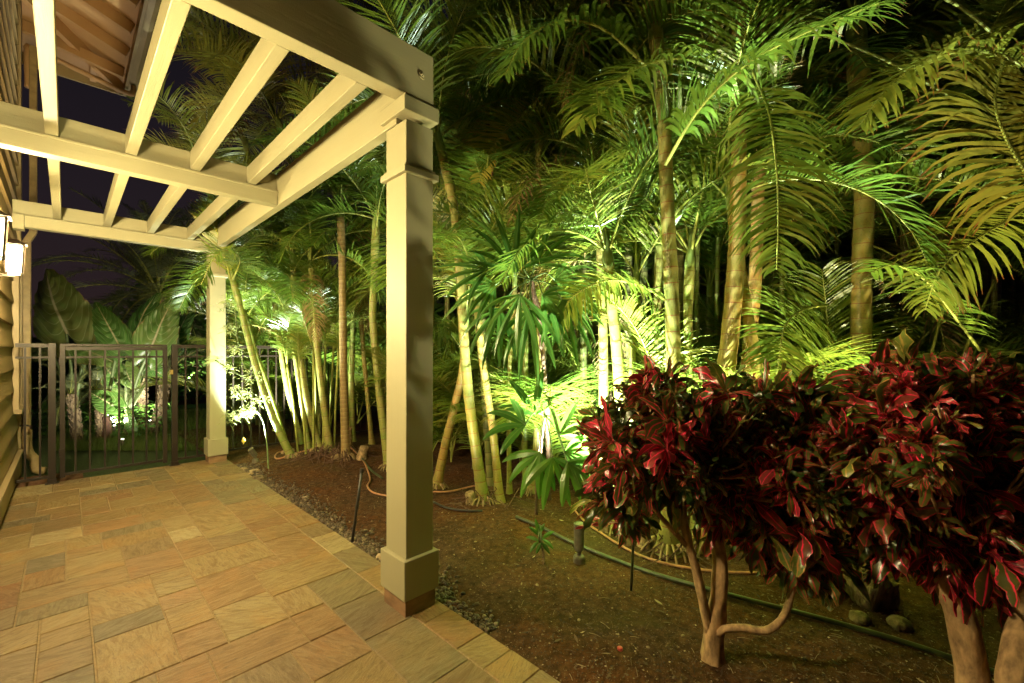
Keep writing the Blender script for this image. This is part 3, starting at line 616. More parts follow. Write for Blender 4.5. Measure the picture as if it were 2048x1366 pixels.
# tall palms behind the pergola
for (x0, pth, d, n, s_, lab) in [
    (560, [(540, 500), (500, 330), (470, 190)], 5.6, 12, 1.15, 'tall palm seen between the pergola rafters against the black sky'),
    (640, [(640, 500), (610, 360), (560, 250)], 5.2, 12, 1.1, 'tall palm behind the pergola, lower crown beside the rear beam'),
    (690, [(700, 400), (690, 200), (660, 100)], 5.0, 13, 1.2, 'tall palm rising behind the side beam of the pergola'),
    (520, [(480, 600), (440, 450), (400, 330)], 6.0, 10, 1.0, 'palm crown showing under the middle beam at left')]:
    palm([(x0, 900)] + pth, d, d - .1, .06, .05, 'trunk_green', lab, n, s_, key='gold', roots=False)  # gold leaves make these crowns look lit; the light is in the colour

# palms to the right of the near post
palm([(872, 965), (888, 900), (905, 830), (925, 740), (930, 640)], 3.3, 3.3, .055, .045, 'trunk_gold', 'short golden palm leaning right just behind the near post', 7, .8)
palm([(968, 1000), (952, 900), (936, 780), (926, 650), (918, 520), (905, 400), (880, 290)], 2.95, 2.9, .062, .045, 'trunk_gold', 'palm with swollen base and orange stem leaning left to the near post', 9, .95)
palm([(1000, 985), (988, 880), (975, 790), (962, 700), (955, 600)], 2.95, 3.0, .042, .035, 'trunk_gold', 'slender orange ringed stem right of the swollen leaning palm', 6, .8, roots=False)
palm([(1019, 975), (1018, 850), (1020, 720), (1030, 560)], 3.15, 3.2, .026, .024, 'trunk_green', 'very thin pale green upright stem left of the fan palm', 5, .8, roots=False)
palm([(1052, 970), (1050, 850), (1051, 700), (1050, 600)], 3.25, 3.3, .036, .03, 'trunk_green', 'thin yellow green stem behind the drooping fan leaves', 6, .8, roots=False)
palmG = palm([(1070, 960), (1078, 800), (1083, 600), (1082, 400), (1078, 235)], 3.15, 3.2, .05, .045, 'trunk_gold', 'palm topped by an arching yellow frond above the fan palm', 7, .95)
palm([(1208, 985), (1207, 800), (1206, 650), (1200, 480), (1190, 320)], 2.75, 2.85, .05, .04, 'trunk_green', 'floodlit white green trunk, left one of the bright pair', 9, .95)
palm([(1232, 1045), (1243, 920), (1240, 800), (1233, 690), (1222, 590), (1216, 520)], 2.5, 2.6, .062, .05, 'trunk_green', 'floodlit thick trunk with a pale flared base, right one of the bright pair', 8, .85)
palm([(1268, 1000), (1263, 850), (1266, 700), (1272, 560)], 2.8, 2.85, .035, .03, 'trunk_green', 'thin green stem close behind the floodlit pair of trunks', 6, .85, roots=False)
palm([(1335, 1090), (1343, 920), (1347, 750), (1342, 560), (1334, 400), (1327, 230), (1312, 80), (1300, -60)], 2.25, 2.25, .066, .052, 'trunk_gold', 'orange green palm with fibrous root cone rising to the top edge', 8, .95, flare=2.3)
palm([(1306, 1000), (1310, 800), (1314, 620), (1322, 450), (1330, 330)], 2.85, 2.9, .045, .042, 'trunk_green', 'green trunk half hidden behind the tall orange palm', 9, .95, roots=False)
palm([(1395, 1075), (1390, 930), (1382, 800), (1376, 640), (1380, 520)], 2.5, 2.7, .045, .038, 'trunk_green', 'palm stem rising through the middle of the red croton', 8, .9)
palm([(1420, 1080), (1440, 840), (1462, 650), (1474, 480), (1477, 300), (1477, 100), (1482, -90)], 2.3, 2.3, .085, .055, 'trunk_gold', 'thickest golden trunk leaning right behind the croton', 8, 1.0)
palm([(1548, 1080), (1522, 790), (1497, 640), (1480, 530), (1464, 410)], 2.25, 2.4, .045, .04, 'trunk_gold', 'slim orange trunk crossing in front of the thick golden one', 7, .9)
palm([(1475, 1030), (1492, 760), (1508, 600), (1516, 400), (1519, 200), (1524, -40)], 2.6, 2.6, .058, .058, 'trunk_gold', 'tall golden trunk just right of the thickest one', 9, 1.0)
palm([(1720, 1070), (1722, 780), (1723, 560), (1728, 400), (1722, 220), (1712, 70)], 2.45, 2.45, .085, .075, 'trunk_gold', 'lone thick yellow ringed trunk between the two crotons', 10, 1.1)
GB = 'palms in the dark thicket behind the lit trunks'
rb = random.Random(5); kk = 0
for row, (dd, n_) in enumerate([(3.3, 12), (3.75, 13), (4.3, 13), (5.0, 12)]):
    for i in range(n_):
        px = 900 + (i + rb.uniform(.1, .9)) * (1300 / n_); py = rb.choice([80, 180, 280, 380, 480, 580]) + rb.uniform(-50, 50)
        d = dd + rb.uniform(-.15, .15)
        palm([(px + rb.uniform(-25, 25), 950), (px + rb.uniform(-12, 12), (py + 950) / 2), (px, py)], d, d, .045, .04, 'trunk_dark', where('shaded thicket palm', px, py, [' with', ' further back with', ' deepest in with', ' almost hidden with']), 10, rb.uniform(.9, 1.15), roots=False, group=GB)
for i in range(74):
    px = 885 + (i % 34) * 35 + rb.uniform(-20, 20); py = (rb.choice([300, 380, 450, 520, 590, 640]) if i < 34 else rb.choice([40, 110, 180, 250])) + rb.uniform(-30, 30)
    if i >= 34: px = 890 + (i - 34) * 64 + rb.uniform(-20, 20)
    if i >= 52: px = 1370 + (i - 52) * 33; py = rb.uniform(280, 620); d = rb.uniform(2.95, 3.7)
    palm([(px + rb.uniform(-40, 40), 950), (px + rb.uniform(-15, 15), (py + 950) / 2), (px, py)], d, d, .028, .024, 'trunk_green', where('slender palm', px, py, [' with', ' behind it with', ' further back with', ' half screened with', ' leafier one with', ' among others with']), 9, rb.uniform(.62, .9) if i < 34 else rb.uniform(.9, 1.15), key='areca' if i % 3 else 'gold', roots=False, group='slender palms between the big trunks')  # every third has gold leaves, extra brightness put into the leaf colour
for i in range(74):
    d = rb.uniform(2.75, 4.8) if i < 52 else rb.uniform(2.9, 3.8); px = (880 + i * 24 if i < 52 else 1560 + (i - 52) * 24) + rb.uniform(-30, 30)
    if 1080 < px < 1300: d = max(d, rb.uniform(3.2, 4.8))
    if px < 1080: d = max(d, rb.uniform(3.7, 4.8))
    q = GP(px, d)
    root = thing('young_palm', q, where('bushy young palm', px, 0, [' on the soil', ' behind it', ' further back', ' deep in shade', ' half hidden', ' at the very back', ' among thin stems', ' under crowns', ' near dark bushes', ' under drooping fronds', ' in shade', ' partly behind another', ' among darker leaves']).replace('just', 'growing'), 'young palm', 'young palms filling the ground between the trunks')
    for k in range(9): put_frond(root, 'areca', rb.choice([0, 1, 2, 7, 8, 3]), q + Vector((0, 0, rb.uniform(0, .5))), rb.uniform(0, 6.28), rb.uniform(.6, 1.15))
BL = ['above the small bright shrub', 'left of the leaning green stem', 'behind the leaning green stems', 'behind the middle stems', 'behind the straight brown trunk', 'left of the near post', 'hidden mostly by the near post']
for i, (px, d) in enumerate([(500, 5.2), (545, 5.3), (600, 5.4), (660, 5.2), (715, 5.0), (765, 5.2), (820, 5.0)]):
    q = GP(px, d); root = thing('young_palm', q, 'young palm at the back of the far clump, ' + BL[i], 'young palm', 'young palms behind the far left clump')
    for k in range(10): put_frond(root, 'areca', rb.choice([0, 1, 2, 7, 8]), q + Vector((0, 0, rb.uniform(0, 1.4))), rb.uniform(0, 6.28), rb.uniform(.8, 1.1))

# fronds that show one by one in the photograph
CAMV = -FW
def hero(parent, pix, L, npair, nrm, key='palm_leaf', seed=1, **kw):
    rng = random.Random(seed); pts = [P(*p) for p in pix]; b = MB(); br = MB(); kw['width'] = kw.get('width', .0125) * .78; kw.setdefault('jit', .16); npair = int(npair * 1.35)
    frond_mb(b, pts, L, npair, rng, nrm=nrm, lr=br, **kw)
    me = two_mat_mesh(b, br, 'frond', M[key], M['rachis'], parent.location); o = bpy.data.objects.new('frond', me); col.objects.link(o); o.parent = parent
    return o
def by(lab): return next(p for p in PALMS if p['label'].startswith(lab))
thick, lone, orange, tallr = by('thickest golden'), by('lone thick'), by('orange green palm'), by('tall golden trunk')
hero(thick, [(1478, 60, 2.1), (1500, 130, 2.02), (1536, 220, 1.95), (1552, 330, 1.92), (1556, 430, 1.92), (1553, 540, 1.95)], .50, 40, CAMV, seed=2, lift=.1, fwd=.35, droop=1.1, start=.3)
hero(lone, [(2110, 420, 1.6), (2050, 340, 1.65), (2010, 270, 1.7), (1990, 200, 1.75), (2010, 120, 1.8)], .62, 34, CAMV, 'palm_leaf_gold', seed=3, lift=.1, fwd=.2, droop=1.25, start=.05, width=.018)
hero(lone, [(2100, 430, 2.0), (1960, 375, 2.0), (1850, 355, 2.05), (1740, 352, 2.1), (1690, 372, 2.15)], .36, 36, Vector((0, 0, 1)), seed=4, lift=.5, fwd=.5, droop=1.2)
hero(thick, [(1655, 610, 2.5), (1610, 618, 2.3), (1573, 646, 2.1), (1560, 700, 2.05), (1553, 755, 2.05)], .42, 36, CAMV + Vector((0, 0, .4)), seed=5, lift=.1, fwd=.35, droop=.8, start=.25)
hero(palmG, [(1140, 262, 3.1), (1110, 232, 3.0), (1060, 232, 2.9), (1010, 262, 2.8), (975, 310, 2.75), (958, 365, 2.75)], .36, 40, Vector((0, -.4, 1)), 'palm_leaf_gold', seed=6, lift=.9, fwd=.5, droop=.5, start=.05)
hero(orange, [(1330, 330, 2.0), (1400, 215, 1.85), (1490, 130, 1.75), (1600, 70, 1.7), (1760, 5, 1.7)], .52, 40, Vector((0, 0, 1)) + CAMV * .4, 'palm_leaf', seed=7, lift=.15, fwd=.5, droop=1.5, start=.12, width=.019)
hero(orange, [(1330, 600, 2.4), (1290, 575, 2.3), (1220, 560, 2.2), (1150, 590, 2.15), (1110, 650, 2.15)], .38, 38, Vector((0, 0, 1)) + CAMV * .5, 'palm_leaf', seed=8, lift=.2, fwd=.5, droop=1.2)
hero(orange, [(1290, 130, 2.1), (1210, 60, 2.0), (1130, 40, 1.95), (1050, 80, 1.9), (1010, 150, 1.9)], .48, 38, Vector((0, 0, 1)) + CAMV * .5, 'palm_leaf', seed=9, lift=.2, fwd=.5, droop=1.1, width=.016)
hero(tallr, [(1480, 180, 2.2), (1380, 120, 2.1), (1290, 130, 2.05), (1200, 190, 2.0), (1150, 260, 2.0)], .5, 38, Vector((0, 0, 1)) + CAMV * .5, 'palm_leaf', seed=10, lift=.2, fwd=.5, droop=1.1, width=.016)
hero(lone, [(1960, 700, 2.2), (1900, 620, 2.1), (1850, 560, 2.0), (1790, 530, 1.95), (1740, 545, 1.95)], .4, 34, Vector((0, 0, 1)) + CAMV * .5, 'palm_leaf', seed=11, lift=.2, fwd=.5, droop=1.1)
hero(lone, [(2120, 360, 1.9), (2030, 430, 1.85), (1950, 480, 1.85), (1880, 540, 1.9), (1850, 620, 1.95)], .42, 34, Vector((0, 0, 1)) + CAMV * .6, 'palm_leaf_gold', seed=12, lift=.2, fwd=.5, droop=1.1)
hero(lone, [(2130, 180, 1.7), (2000, 110, 1.75), (1880, 110, 1.8), (1780, 170, 1.85), (1720, 250, 1.9)], .5, 38, Vector((0, 0, 1)) + CAMV * .4, 'palm_leaf_gold', seed=13, lift=.2, fwd=.5, droop=1.0, width=.015)
hero(by('palm with curved'), [(462, 560, 3.8), (452, 520, 3.72), (440, 480, 3.66), (424, 440, 3.62), (414, 405, 3.6)], .42, 24, CAMV, seed=14, lift=.05, fwd=1.6, droop=.1, start=.1)
hero(by('palm with curved'), [(465, 560, 3.8), (480, 520, 3.6), (455, 500, 3.4), (425, 520, 3.3), (402, 570, 3.3)], .40, 34, Vector((0, 0, 1)), seed=15, lift=.3, fwd=.5, droop=1.1)
hero(by('yellow green palm just'), [(752, 470, 3.8), (760, 400, 3.6), (772, 350, 3.4), (750, 330, 3.2), (715, 345, 3.1)], .42, 36, CAMV + Vector((0, 0, .6)), 'palm_leaf', seed=16, lift=.2, fwd=.5, droop=1.1)
# bare slanting petioles at upper right
b = MB()
for p_, q_ in (((1620, 60, 2.2), (1915, 200, 2.0)), ((1850, -20, 2.0), (1990, 70, 1.9)), ((1840, 800, 2.4), (1905, 560, 2.5)), ((1895, 800, 2.4), (1990, 560, 2.5))):
    b = MB(); m_ = P(*p_).lerp(P(*q_), .5) + Vector((0, 0, .04)); b.tube(smooth_path([P(*p_), m_, P(*q_)], .1), .010, 7); b.build('petiole', M['rachis'], lone, smooth=True)

# lady palms with fan leaves
def fan(b, c, axis, nrm, rng, n=9, L=.42, w=.024, droop=.9, spread=2.6):
    axis = axis.normalized(); S = axis.cross(nrm).normalized()
    for i in range(n):
        a = (i / (n - 1) - .5) * spread; D = (axis * math.cos(a) + S * math.sin(a)).normalized(); l = L * (1 - .22 * abs(a) / (spread / 2)) * rng.uniform(.9, 1.08)
        p = c.copy(); cs = [p.copy()]; ds = [D.copy()]; dr = droop * rng.uniform(.6, 1.3)
        for q in range(7): p = p + D * l / 7; cs.append(p.copy()); D = (D + Vector((0, 0, -dr * .045 * (q + 1)))).normalized(); ds.append(D.copy())
        W = ds[0].cross(nrm).normalized(); ws = []; ns = []
        for q in range(8): W = (W - ds[q] * W.dot(ds[q])).normalized(); ws.append(W.copy()); ns.append(ds[q].cross(W))
        b.ribbon(cs, ws, [w * x for x in (.2, .62, .92, 1.05, 1.0, .85, .58, .14)], rng.random(), fold=.35, nrm=ns)
def lady_palm(base, stempts, fans, label, L, w, r=.02, ns=(7, 8, 9), spread=2.6):
    root = thing('lady_palm', base, label, 'fan palm'); rng = random.Random(len(fans) * 7)
    b = MB(); sp = smooth_path([base] + stempts, .02); b.tube(sp, [r * (1 + .25 * (i % 3 == 0)) for i in range(len(sp))], 9, wob=.5); b.build('stem', M['fibre'], root, smooth=True)
    for (pix, ax, nr, dr) in fans:
        c = P(*pix); b = MB(); st = min(stempts, key=lambda s_: (s_ - c).length); b2 = MB()
        fan(b, c, ax, nr, rng, rng.choice(ns), L * rng.uniform(.85, 1.1), w, dr, spread)
        b2.tube(smooth_path([st, st.lerp(c, .6) + Vector((0, 0, .06)), c], .05), .0055, 6)
        me = two_mat_mesh(b, b2, 'fan_leaf', M['fan_leaf'], M['petiole'], root.location); o = bpy.data.objects.new('fan_leaf', me); col.objects.link(o); o.parent = root
UPV = Vector((0, 0, 1)); DN = Vector((0, 0, -1))
N1 = (CAMV + UPV * .8)
lady_palm(GP(1098, 3.0), [P(1096, 900, 2.95), P(1093, 800, 2.85), P(1078, 640, 2.5), P(1062, 560, 2.4)],
    [((990, 570, 2.2), -RT + DN * .4, N1, 1.2), ((975, 540, 2.2), -RT * 1 + UPV * .1, N1, .7), ((1030, 545, 2.2), UPV * .9 - RT * .1, N1, .6), ((1000, 620, 2.15), -RT * .6 + DN * .8, N1, 1.4),
     ((1060, 620, 2.1), DN + RT * .15, N1, 1.3), ((1085, 590, 2.15), RT + DN * .5, N1, 1.3), ((1110, 560, 2.3), RT + UPV * .1, N1, 1.1), ((1015, 510, 2.4), -RT * .4 + UPV, N1, .8),
     ((1125, 600, 2.15), RT * .5 + DN, N1, 1.2), ((1040, 590, 2.05), DN * 1 - RT * .3, N1, 1.2), ((1075, 530, 2.4), UPV + RT * .5, N1, .9)],
    'tall fan palm with dark drooping finger leaves behind the near post', .50, .022, .02, (6, 7, 8), 2.3)
lady_palm(GP(1072, 2.7), [P(1074, 960, 2.65), P(1082, 880, 2.5), P(1090, 830, 2.45)],
    [((1050, 850, 2.1), -RT * .7 + UPV * .2, N1, .9), ((1080, 905, 2.05), -RT * .5 + DN * .9, N1, .9), ((1105, 915, 2.0), RT * .1 + DN, N1, .8), ((1130, 905, 2.05), RT * .9 + DN * .2, N1, .8),
     ((1120, 870, 2.15), RT * .6 + UPV * .7, N1, .7), ((1070, 830, 2.25), -RT * .2 + UPV, N1, .6), ((1135, 925, 2.0), RT * .7 + DN * .8, N1, .7)],
    'low fan palm with floodlit leaves above the black canister light', .37, .029, .014, (4, 5, 6), 2.0)
bc = GY(1088, 1122)
lady_palm(bc, [P(1085, 1100, 2.12), P(1078, 1078, 2.1)], [((1078, 1082, 2.08), -RT + DN * .1, N1, .8), ((1083, 1085, 2.05), DN + RT * .1, N1, .5), ((1084, 1078, 2.08), RT + UPV * .05, N1, .6), ((1078, 1070, 2.1), UPV - RT * .2, N1, .4)], 'tiny fan palm seedling on the bare soil', .13, .013, .007, (2, 2, 3), 1.2)

# ============================================================ croton shrubs
def croton_leaf(b, c, D, N, rng, L, w, tint):
    D = D.normalized(); n = 8; p = c.copy(); cs = [p.copy()]; ds = [D.copy()]; cur = rng.uniform(.0, 2.6); tw = rng.gauss(0, 2.4); side = rng.gauss(0, 1.2)
    S = D.cross(N); S = S.normalized() if S.length > .05 else D.orthogonal().normalized()
    for q in range(n): p = p + D * L / n; cs.append(p.copy()); D = (D + Vector((0, 0, -cur * .028 * (q + 1))) + S * side * .06).normalized(); ds.append(D.copy())
    ws = []; ns = []; hw = []; ph = rng.uniform(0, 6.28); am = rng.uniform(.08, .42)
    for q in range(n + 1):
        S = (S - ds[q] * S.dot(ds[q])).normalized(); U = ds[q].cross(S); a = tw * q / n + am * 1.6 * math.sin(ph + q * 1.3); ws.append(S * math.cos(a) + U * math.sin(a)); ns.append(-S * math.sin(a) + U * math.cos(a))
        hw.append(w * (.14, .36, .66, .86, .96, 1.0, .98, .78, .22)[q] * (1 + am * math.sin(ph * 2 + q * 1.9)))
    b.ribbon(cs, ws, hw, tint, fold=rng.uniform(.15, .7), nrm=ns)
def croton(label, base, limbs, blobs, dd, nros, seed, redpull=0.0, wmul=1.0):
    rng = random.Random(seed); root = thing('croton_shrub', base, label, 'shrub'); b = MB()
    tips = []
    for pts, r0, r1 in limbs:
        sp = smooth_path(pts, .03); b.tube(sp, [(r0 + (r1 - r0) * i / (len(sp) - 1)) * (1 + .10 * mnoise.noise(Vector((i * .35, r0 * 90, seed))) + .35 * math.exp(-i / 2.2) * (r0 > .04)) for i in range(len(sp))], 14, wob=.30); tips.append(sp[-1])
    b.build('stem', M['croton_bark'], root, smooth=True)
    fol = MB(); br = MB()
    ros = []
    wsum = sum(r_ * r_ for _, _, r_ in blobs); cm = P(sum(x for x, _, _ in blobs) / len(blobs), sum(y for _, y, _ in blobs) / len(blobs) + 60, dd)
    for bx, by_, br_ in blobs:
        dj = dd + rng.uniform(-.10, .10); bc_ = P(bx, by_, dj); rm = br_ / FPX * dj * H
        for i in range(max(3, int(nros * br_ * br_ / wsum))):
            u = Vector((rng.gauss(0, 1), rng.gauss(0, 1), rng.gauss(0, 1))).normalized(); rr = rng.uniform(.15, 1.0) ** .5
            q = bc_ + RT * (u.x * rm * rr) + FW * (u.y * rm * 1.7 * rr) + UPV * (u.z * rm * rr)
            ax = ((q - cm).normalized() * .6 + (RT * u.x + FW * u.y + UPV * u.z) * .8 + Vector((rng.gauss(0, .4), rng.gauss(0, .4), rng.gauss(0, .4)))).normalized(); ros.append((q, ax))
    for (q, ax) in ros:
        tp = min(tips, key=lambda t: (t - q).length)
        if rng.random() < .45: br.tube(smooth_path([tp, tp.lerp(q, .5) + Vector((rng.gauss(0, .03), rng.gauss(0, .03), -.02)), q], .06), .006, 5)
        S = ax.orthogonal().normalized(); U = ax.cross(S); nl = rng.randint(8, 13); ph = rng.uniform(0, 6.28); big = rng.random()
        tbase = rng.random()
        for k in range(nl):
            a = ph + k * 2.4; op = .35 + 1.1 * (k / nl) + rng.uniform(-.15, .15)
            D = ax * math.cos(op) + (S * math.cos(a) + U * math.sin(a)) * math.sin(op)
            L = rng.uniform(.05, .115) if big < .80 else rng.uniform(.12, .23); w = L * rng.choice([rng.uniform(.06, .10), rng.uniform(.08, .13), rng.uniform(.12, .19)]) * wmul
            t = min(.87, max(0, tbase ** 1.3 * .46 + rng.random() * .36 + redpull + (.16 if big > .80 else 0))) if rng.random() > .11 else rng.uniform(.92, 1)
            croton_leaf(fol, q - ax * .04 * k / nl, D, ax, rng, L, min(w, .028 * wmul), t)
    me = two_mat_mesh(fol, br, 'foliage', M['croton_leaf'], M['croton_bark'], root.location); me.polygons.foreach_set('use_smooth', [True] * len(me.polygons)); o = bpy.data.objects.new('foliage', me); col.objects.link(o); o.parent = root
b0 = GY(1425, 1305, -.02); D0 = 1.44
croton('dark red croton with forked tan stem and one long sideways branch', b0,
    [([b0, P(1428, 1270, D0), P(1436, 1200, D0), P(1440, 1120, 1.45), P(1430, 1060, 1.47), P(1425, 960, 1.5)], .048, .022),
     ([P(1420, 1262, D0), P(1408, 1215, 1.43), P(1395, 1150, 1.42), P(1378, 1090, 1.42), P(1368, 1040, 1.43), P(1362, 980, 1.45)], .026, .016),
     ([P(1372, 1090, 1.42), P(1345, 1060, 1.42), P(1310, 1020, 1.44), P(1285, 985, 1.47)], .013, .009),
     ([P(1440, 1100, 1.45), P(1420, 1040, 1.42), P(1400, 1000, 1.4), P(1390, 950, 1.4)], .014, .009),
     ([P(1432, 1270, 1.43), P(1450, 1258, 1.40), P(1490, 1256, 1.38), P(1530, 1262, 1.36), P(1562, 1240, 1.36), P(1580, 1200, 1.38), P(1590, 1150, 1.40)], .018, .014)],
    [(1225, 890, 62), (1290, 850, 80), (1330, 800, 60), (1380, 840, 85), (1460, 830, 85), (1540, 830, 85), (1600, 860, 60), (1320, 925, 80), (1410, 930, 85), (1500, 940, 90), (1590, 965, 95), (1232, 985, 42), (1250, 1040, 28), (1560, 1060, 75), (1640, 1060, 70), (1605, 1130, 48), (1490, 1025, 55), (1650, 1000, 40), (1655, 1120, 34)], 1.5, 600, 21, redpull=.0)
b1 = GP(1962, 1.20, -.02)
croton('large bushy crimson and green croton at the right edge', b1,
    [([b1, P(1945, 1340, 1.2), P(1925, 1250, 1.2), P(1900, 1180, 1.22), P(1885, 1080, 1.25)], .052, .04)] +
    [([GP(2025, 1.12, -.02), P(2028, 1330, 1.12), P(2050, 1240, 1.14), P(2075, 1160, 1.16)], .05, .035)],
    [(1738, 835, 50), (1745, 930, 50), (1780, 800, 75), (1740, 760, 45), (1880, 800, 85), (1960, 790, 80), (2050, 815, 90), (1760, 900, 95), (1860, 910, 105), (1960, 930, 105), (2060, 940, 115), (1760, 1010, 75), (1850, 1040, 85), (1950, 1060, 95), (2040, 1070, 105), (1835, 1110, 50), (1995, 1140, 60), (2090, 1170, 80), (1725, 1040, 50), (2150, 1000, 130), (1800, 1150, 30)], 1.28, 620, 35, redpull=.14, wmul=1.1)

# ============================================================ garden lights
def spot(loc, target, power, size=95, color=SPOT, rad=.03, blend=.6):
    l = bpy.data.lights.new('garden_spot', 'SPOT'); l.energy = power; l.color = color; l.spot_size = R_(size); l.spot_blend = blend; l.shadow_soft_size = rad
    o = bpy.data.objects.new('garden_spot', l); col.objects.link(o); o.location = loc; o.rotation_euler = (Vector(target) - Vector(loc)).to_track_quat('-Z', 'Y').to_euler(); return o
def canister(base, axis, h, r, label, lit, mat='fixture'):
    axis = Vector(axis).normalized(); root = thing('garden_light', base, label, 'garden light')
    b = MB(); b.tube([base + Vector((0, 0, -.04)), base + Vector((0, 0, .035)), base + Vector((0, 0, .05)), base + Vector((0, 0, .055))], [r * 1.15, r * 1.2, r * 1.0, r * .5], 20); b.tube([base + Vector((0, 0, .05)), base + Vector((0, 0, .095))], r * .45, 12); b.build('base', M[mat], root, smooth=False, bevel=.003)
    c0 = base + Vector((0, 0, .085)); c1 = c0 + axis * h; b = MB()
    pts = [c0, c0 + axis * .012, c0 + axis * h * .5, c1, c1 - axis * .02]; b.tube(pts, [r * .75, r, r * 1.02, r * 1.05, r * .88], 22, caps=True); b.build('housing', M[mat], root, smooth=False, bevel=.002)
    if lit: b = MB(); b.tube([c1 - axis * .018, c1 - axis * .014], r * .85, 20); b.build('lens', M['spot_lens'], root)
    return c1
c = canister(GY(1158, 1113), UPV, .20, .036, 'dark canister spotlight standing on the soil beside the hoses', True)
spot(c + UPV * .03, c + UPV * 1.0 + FW * .62 + RT * .30, 2000, 112)
c = canister(GY(511, 921), UPV * 1 - RT * .35 - FW * .5, .13, .035, 'small spotlight with glowing lens by the far pergola post', True)
spot(c + (UPV - RT * .35) * .03, c + UPV * .9 + RT * .12 + FW * .30, 1150, 98, (.86, 1, .8))
c = canister(GP(1632, 2.75), UPV, .14, .035, 'added garden spotlight glinting through the gap between the two crotons', True)  # added source, brightens the palms behind the crotons
spot(c + UPV * .03, c + UPV * 1 + FW * .6 + RT * .1, 650, 130, (.9, 1, .7))
WARM = (1.0, .95, .52)  # tint of the added spotlights behind the post and crotons
c = canister(GP(835, 2.35), UPV, .14, .035, 'added garden spotlight hidden behind the near pergola post', True)  # added out of sight to lift the palms beyond the post
spot(c + UPV * .03, c + UPV * 1 + FW * .3 + RT * .35, 90, 120, WARM)
c = canister(GP(1575, 2.0), UPV, .12, .035, 'added garden spotlight hidden behind the dark red croton', True)  # added and unseen, a warm uplight for trunks and upper fronds
spot(c + UPV * .03, c + UPV * 1 + FW * .45 + RT * .02, 180, 125, WARM)
c = canister(GP(1900, 1.9), UPV, .12, .035, 'added garden spotlight hidden behind the large right croton', True)  # added uplight, kept out of view, for the right-hand palms
spot(c + UPV * .03, c + UPV * 1 + FW * .35 - RT * .35, 420, 125, WARM)
# low lights beyond the gate
for px, py, d, pw, tx, lab in ((245, 877, 4.75, 30, 180, 'tiny bright ground light in the grass beyond the gate'), (229, 850, 5.3, 30, 280, 'small ground light behind the taro stems beyond the gate'), (384, 762, 9.0, 40, 384, 'distant pinprick garden light to the right beyond the gate'), (300, 840, 5.6, 25, 310, 'small lamp at the foot of the pygmy date palms')):
    q = P(px, py, d); root = thing('ground_light', q - UPV * .05, lab, 'garden light')
    b = MB(); b.tube([q - UPV * .12, q - UPV * .012], .022, 10); b.build('housing', M['fixture'], root)
    b = MB(); b.tube([q - UPV * .010, q - UPV * .002], .017, 10); b.build('lens', M['far_bulb'], root)
    spot(q + UPV * .03, q + UPV * 1 + FW * .3 + (P(tx, py, d) - q) * .5, pw * 5, 150, (1, .95, .8), .02)

# ============================================================ plants beyond the gate
def taro_leaf(parent, c, tipdir, nrm, L, W, seed, pet=None):
    rng = random.Random(seed); T = tipdir.normalized(); S = T.cross(nrm).normalized(); N = S.cross(T).normalized(); nu, nv = 22, 34; b = MB(); vs = []; uv = []
    for j in range(nv + 1):
        v = j / nv
        for i in range(nu + 1):
            u = (i / nu - .5) * 2; au = abs(u); wv = W * (math.sin(math.pi * (.14 + .86 * (1 - v)) ** .8) ** .75 if v < 1 else 0) if False else W * max(0, (1 - v) ** .62) * (1 - .25 * (1 - v) ** 6) * 1.0
            y = L * (v * .86) - L * .30 * (1 - v) ** 2 * math.sin(math.pi * min(1, au * 1.08)) * (1.0)
            y += L * .02 * math.sin(v * 40) * au
            z = -.16 * W * au ** 1.6 + .010 * L * math.sin(v * 9 * 6.28 - au * 2.4) * min(1, au * 2) * .5 - .22 * L * (v - .3) ** 2 + .03 * L * mnoise.noise(Vector((u * 2, v * 3, seed)))
            vs.append(c + T * y + S * (u * wv) + N * z); uv.append((i / nu, v))
    b.add(vs, [(j * (nu + 1) + i, j * (nu + 1) + i + 1, (j + 1) * (nu + 1) + i + 1, (j + 1) * (nu + 1) + i) for j in range(nv) for i in range(nu)], uv)
    o = b.build('leaf', M['taro_leaf'], parent, smooth=True)
    if pet is not None:
        m = MB(); m.tube(smooth_path([pet, pet.lerp(c, .5) + Vector((0, 0, .12)), c], .08), [.03 - .018 * i / 30 for i in range(31)][:len(smooth_path([pet, pet.lerp(c, .5) + Vector((0, 0, .12)), c], .08))] if len(smooth_path([pet, pet.lerp(c, .5) + Vector((0, 0, .12)), c], .08)) <= 31 else .02, 8); m.build('petiole', M['petiole'], o, smooth=True)
def taro(px, d, label, leaves):
    base = GP(px, d); base.z = -.12; root = thing('elephant_ear_plant', base, label, 'plant')
    b = MB(); top = base + Vector((0, 0, .45)); sp = smooth_path([base, base + Vector((.02, 0, .25)), top], .03); b.tube(sp, [.075 - .03 * i / len(sp) + .006 * (i % 2) for i in range(len(sp))], 12, wob=.2); b.build('stem', M['fibre'], root, smooth=True)
    for i, (pix, td, nr, L, W) in enumerate(leaves): taro_leaf(root, P(*pix), td, nr, L, W, px + i, top)
N2 = CAMV + RT * .25
taro(150, 5.5, 'elephant ear plant with the tallest pale ribbed leaf beside the house', [((133, 668, 5.4), UPV - RT * .42, N2, 1.6, .62), ((100, 700, 5.7), -RT * .8 + UPV * .15, N2 + UPV, .8, .34), ((186, 665, 5.9), RT * .4 + UPV * .8, N2 + UPV * .5, .7, .3), ((105, 790, 5.4), -RT * .5 + DN * .4, N2 + UPV, .6, .26), ((170, 700, 5.2), RT * .8 + DN * .3, CAMV + UPV, .7, .3)])
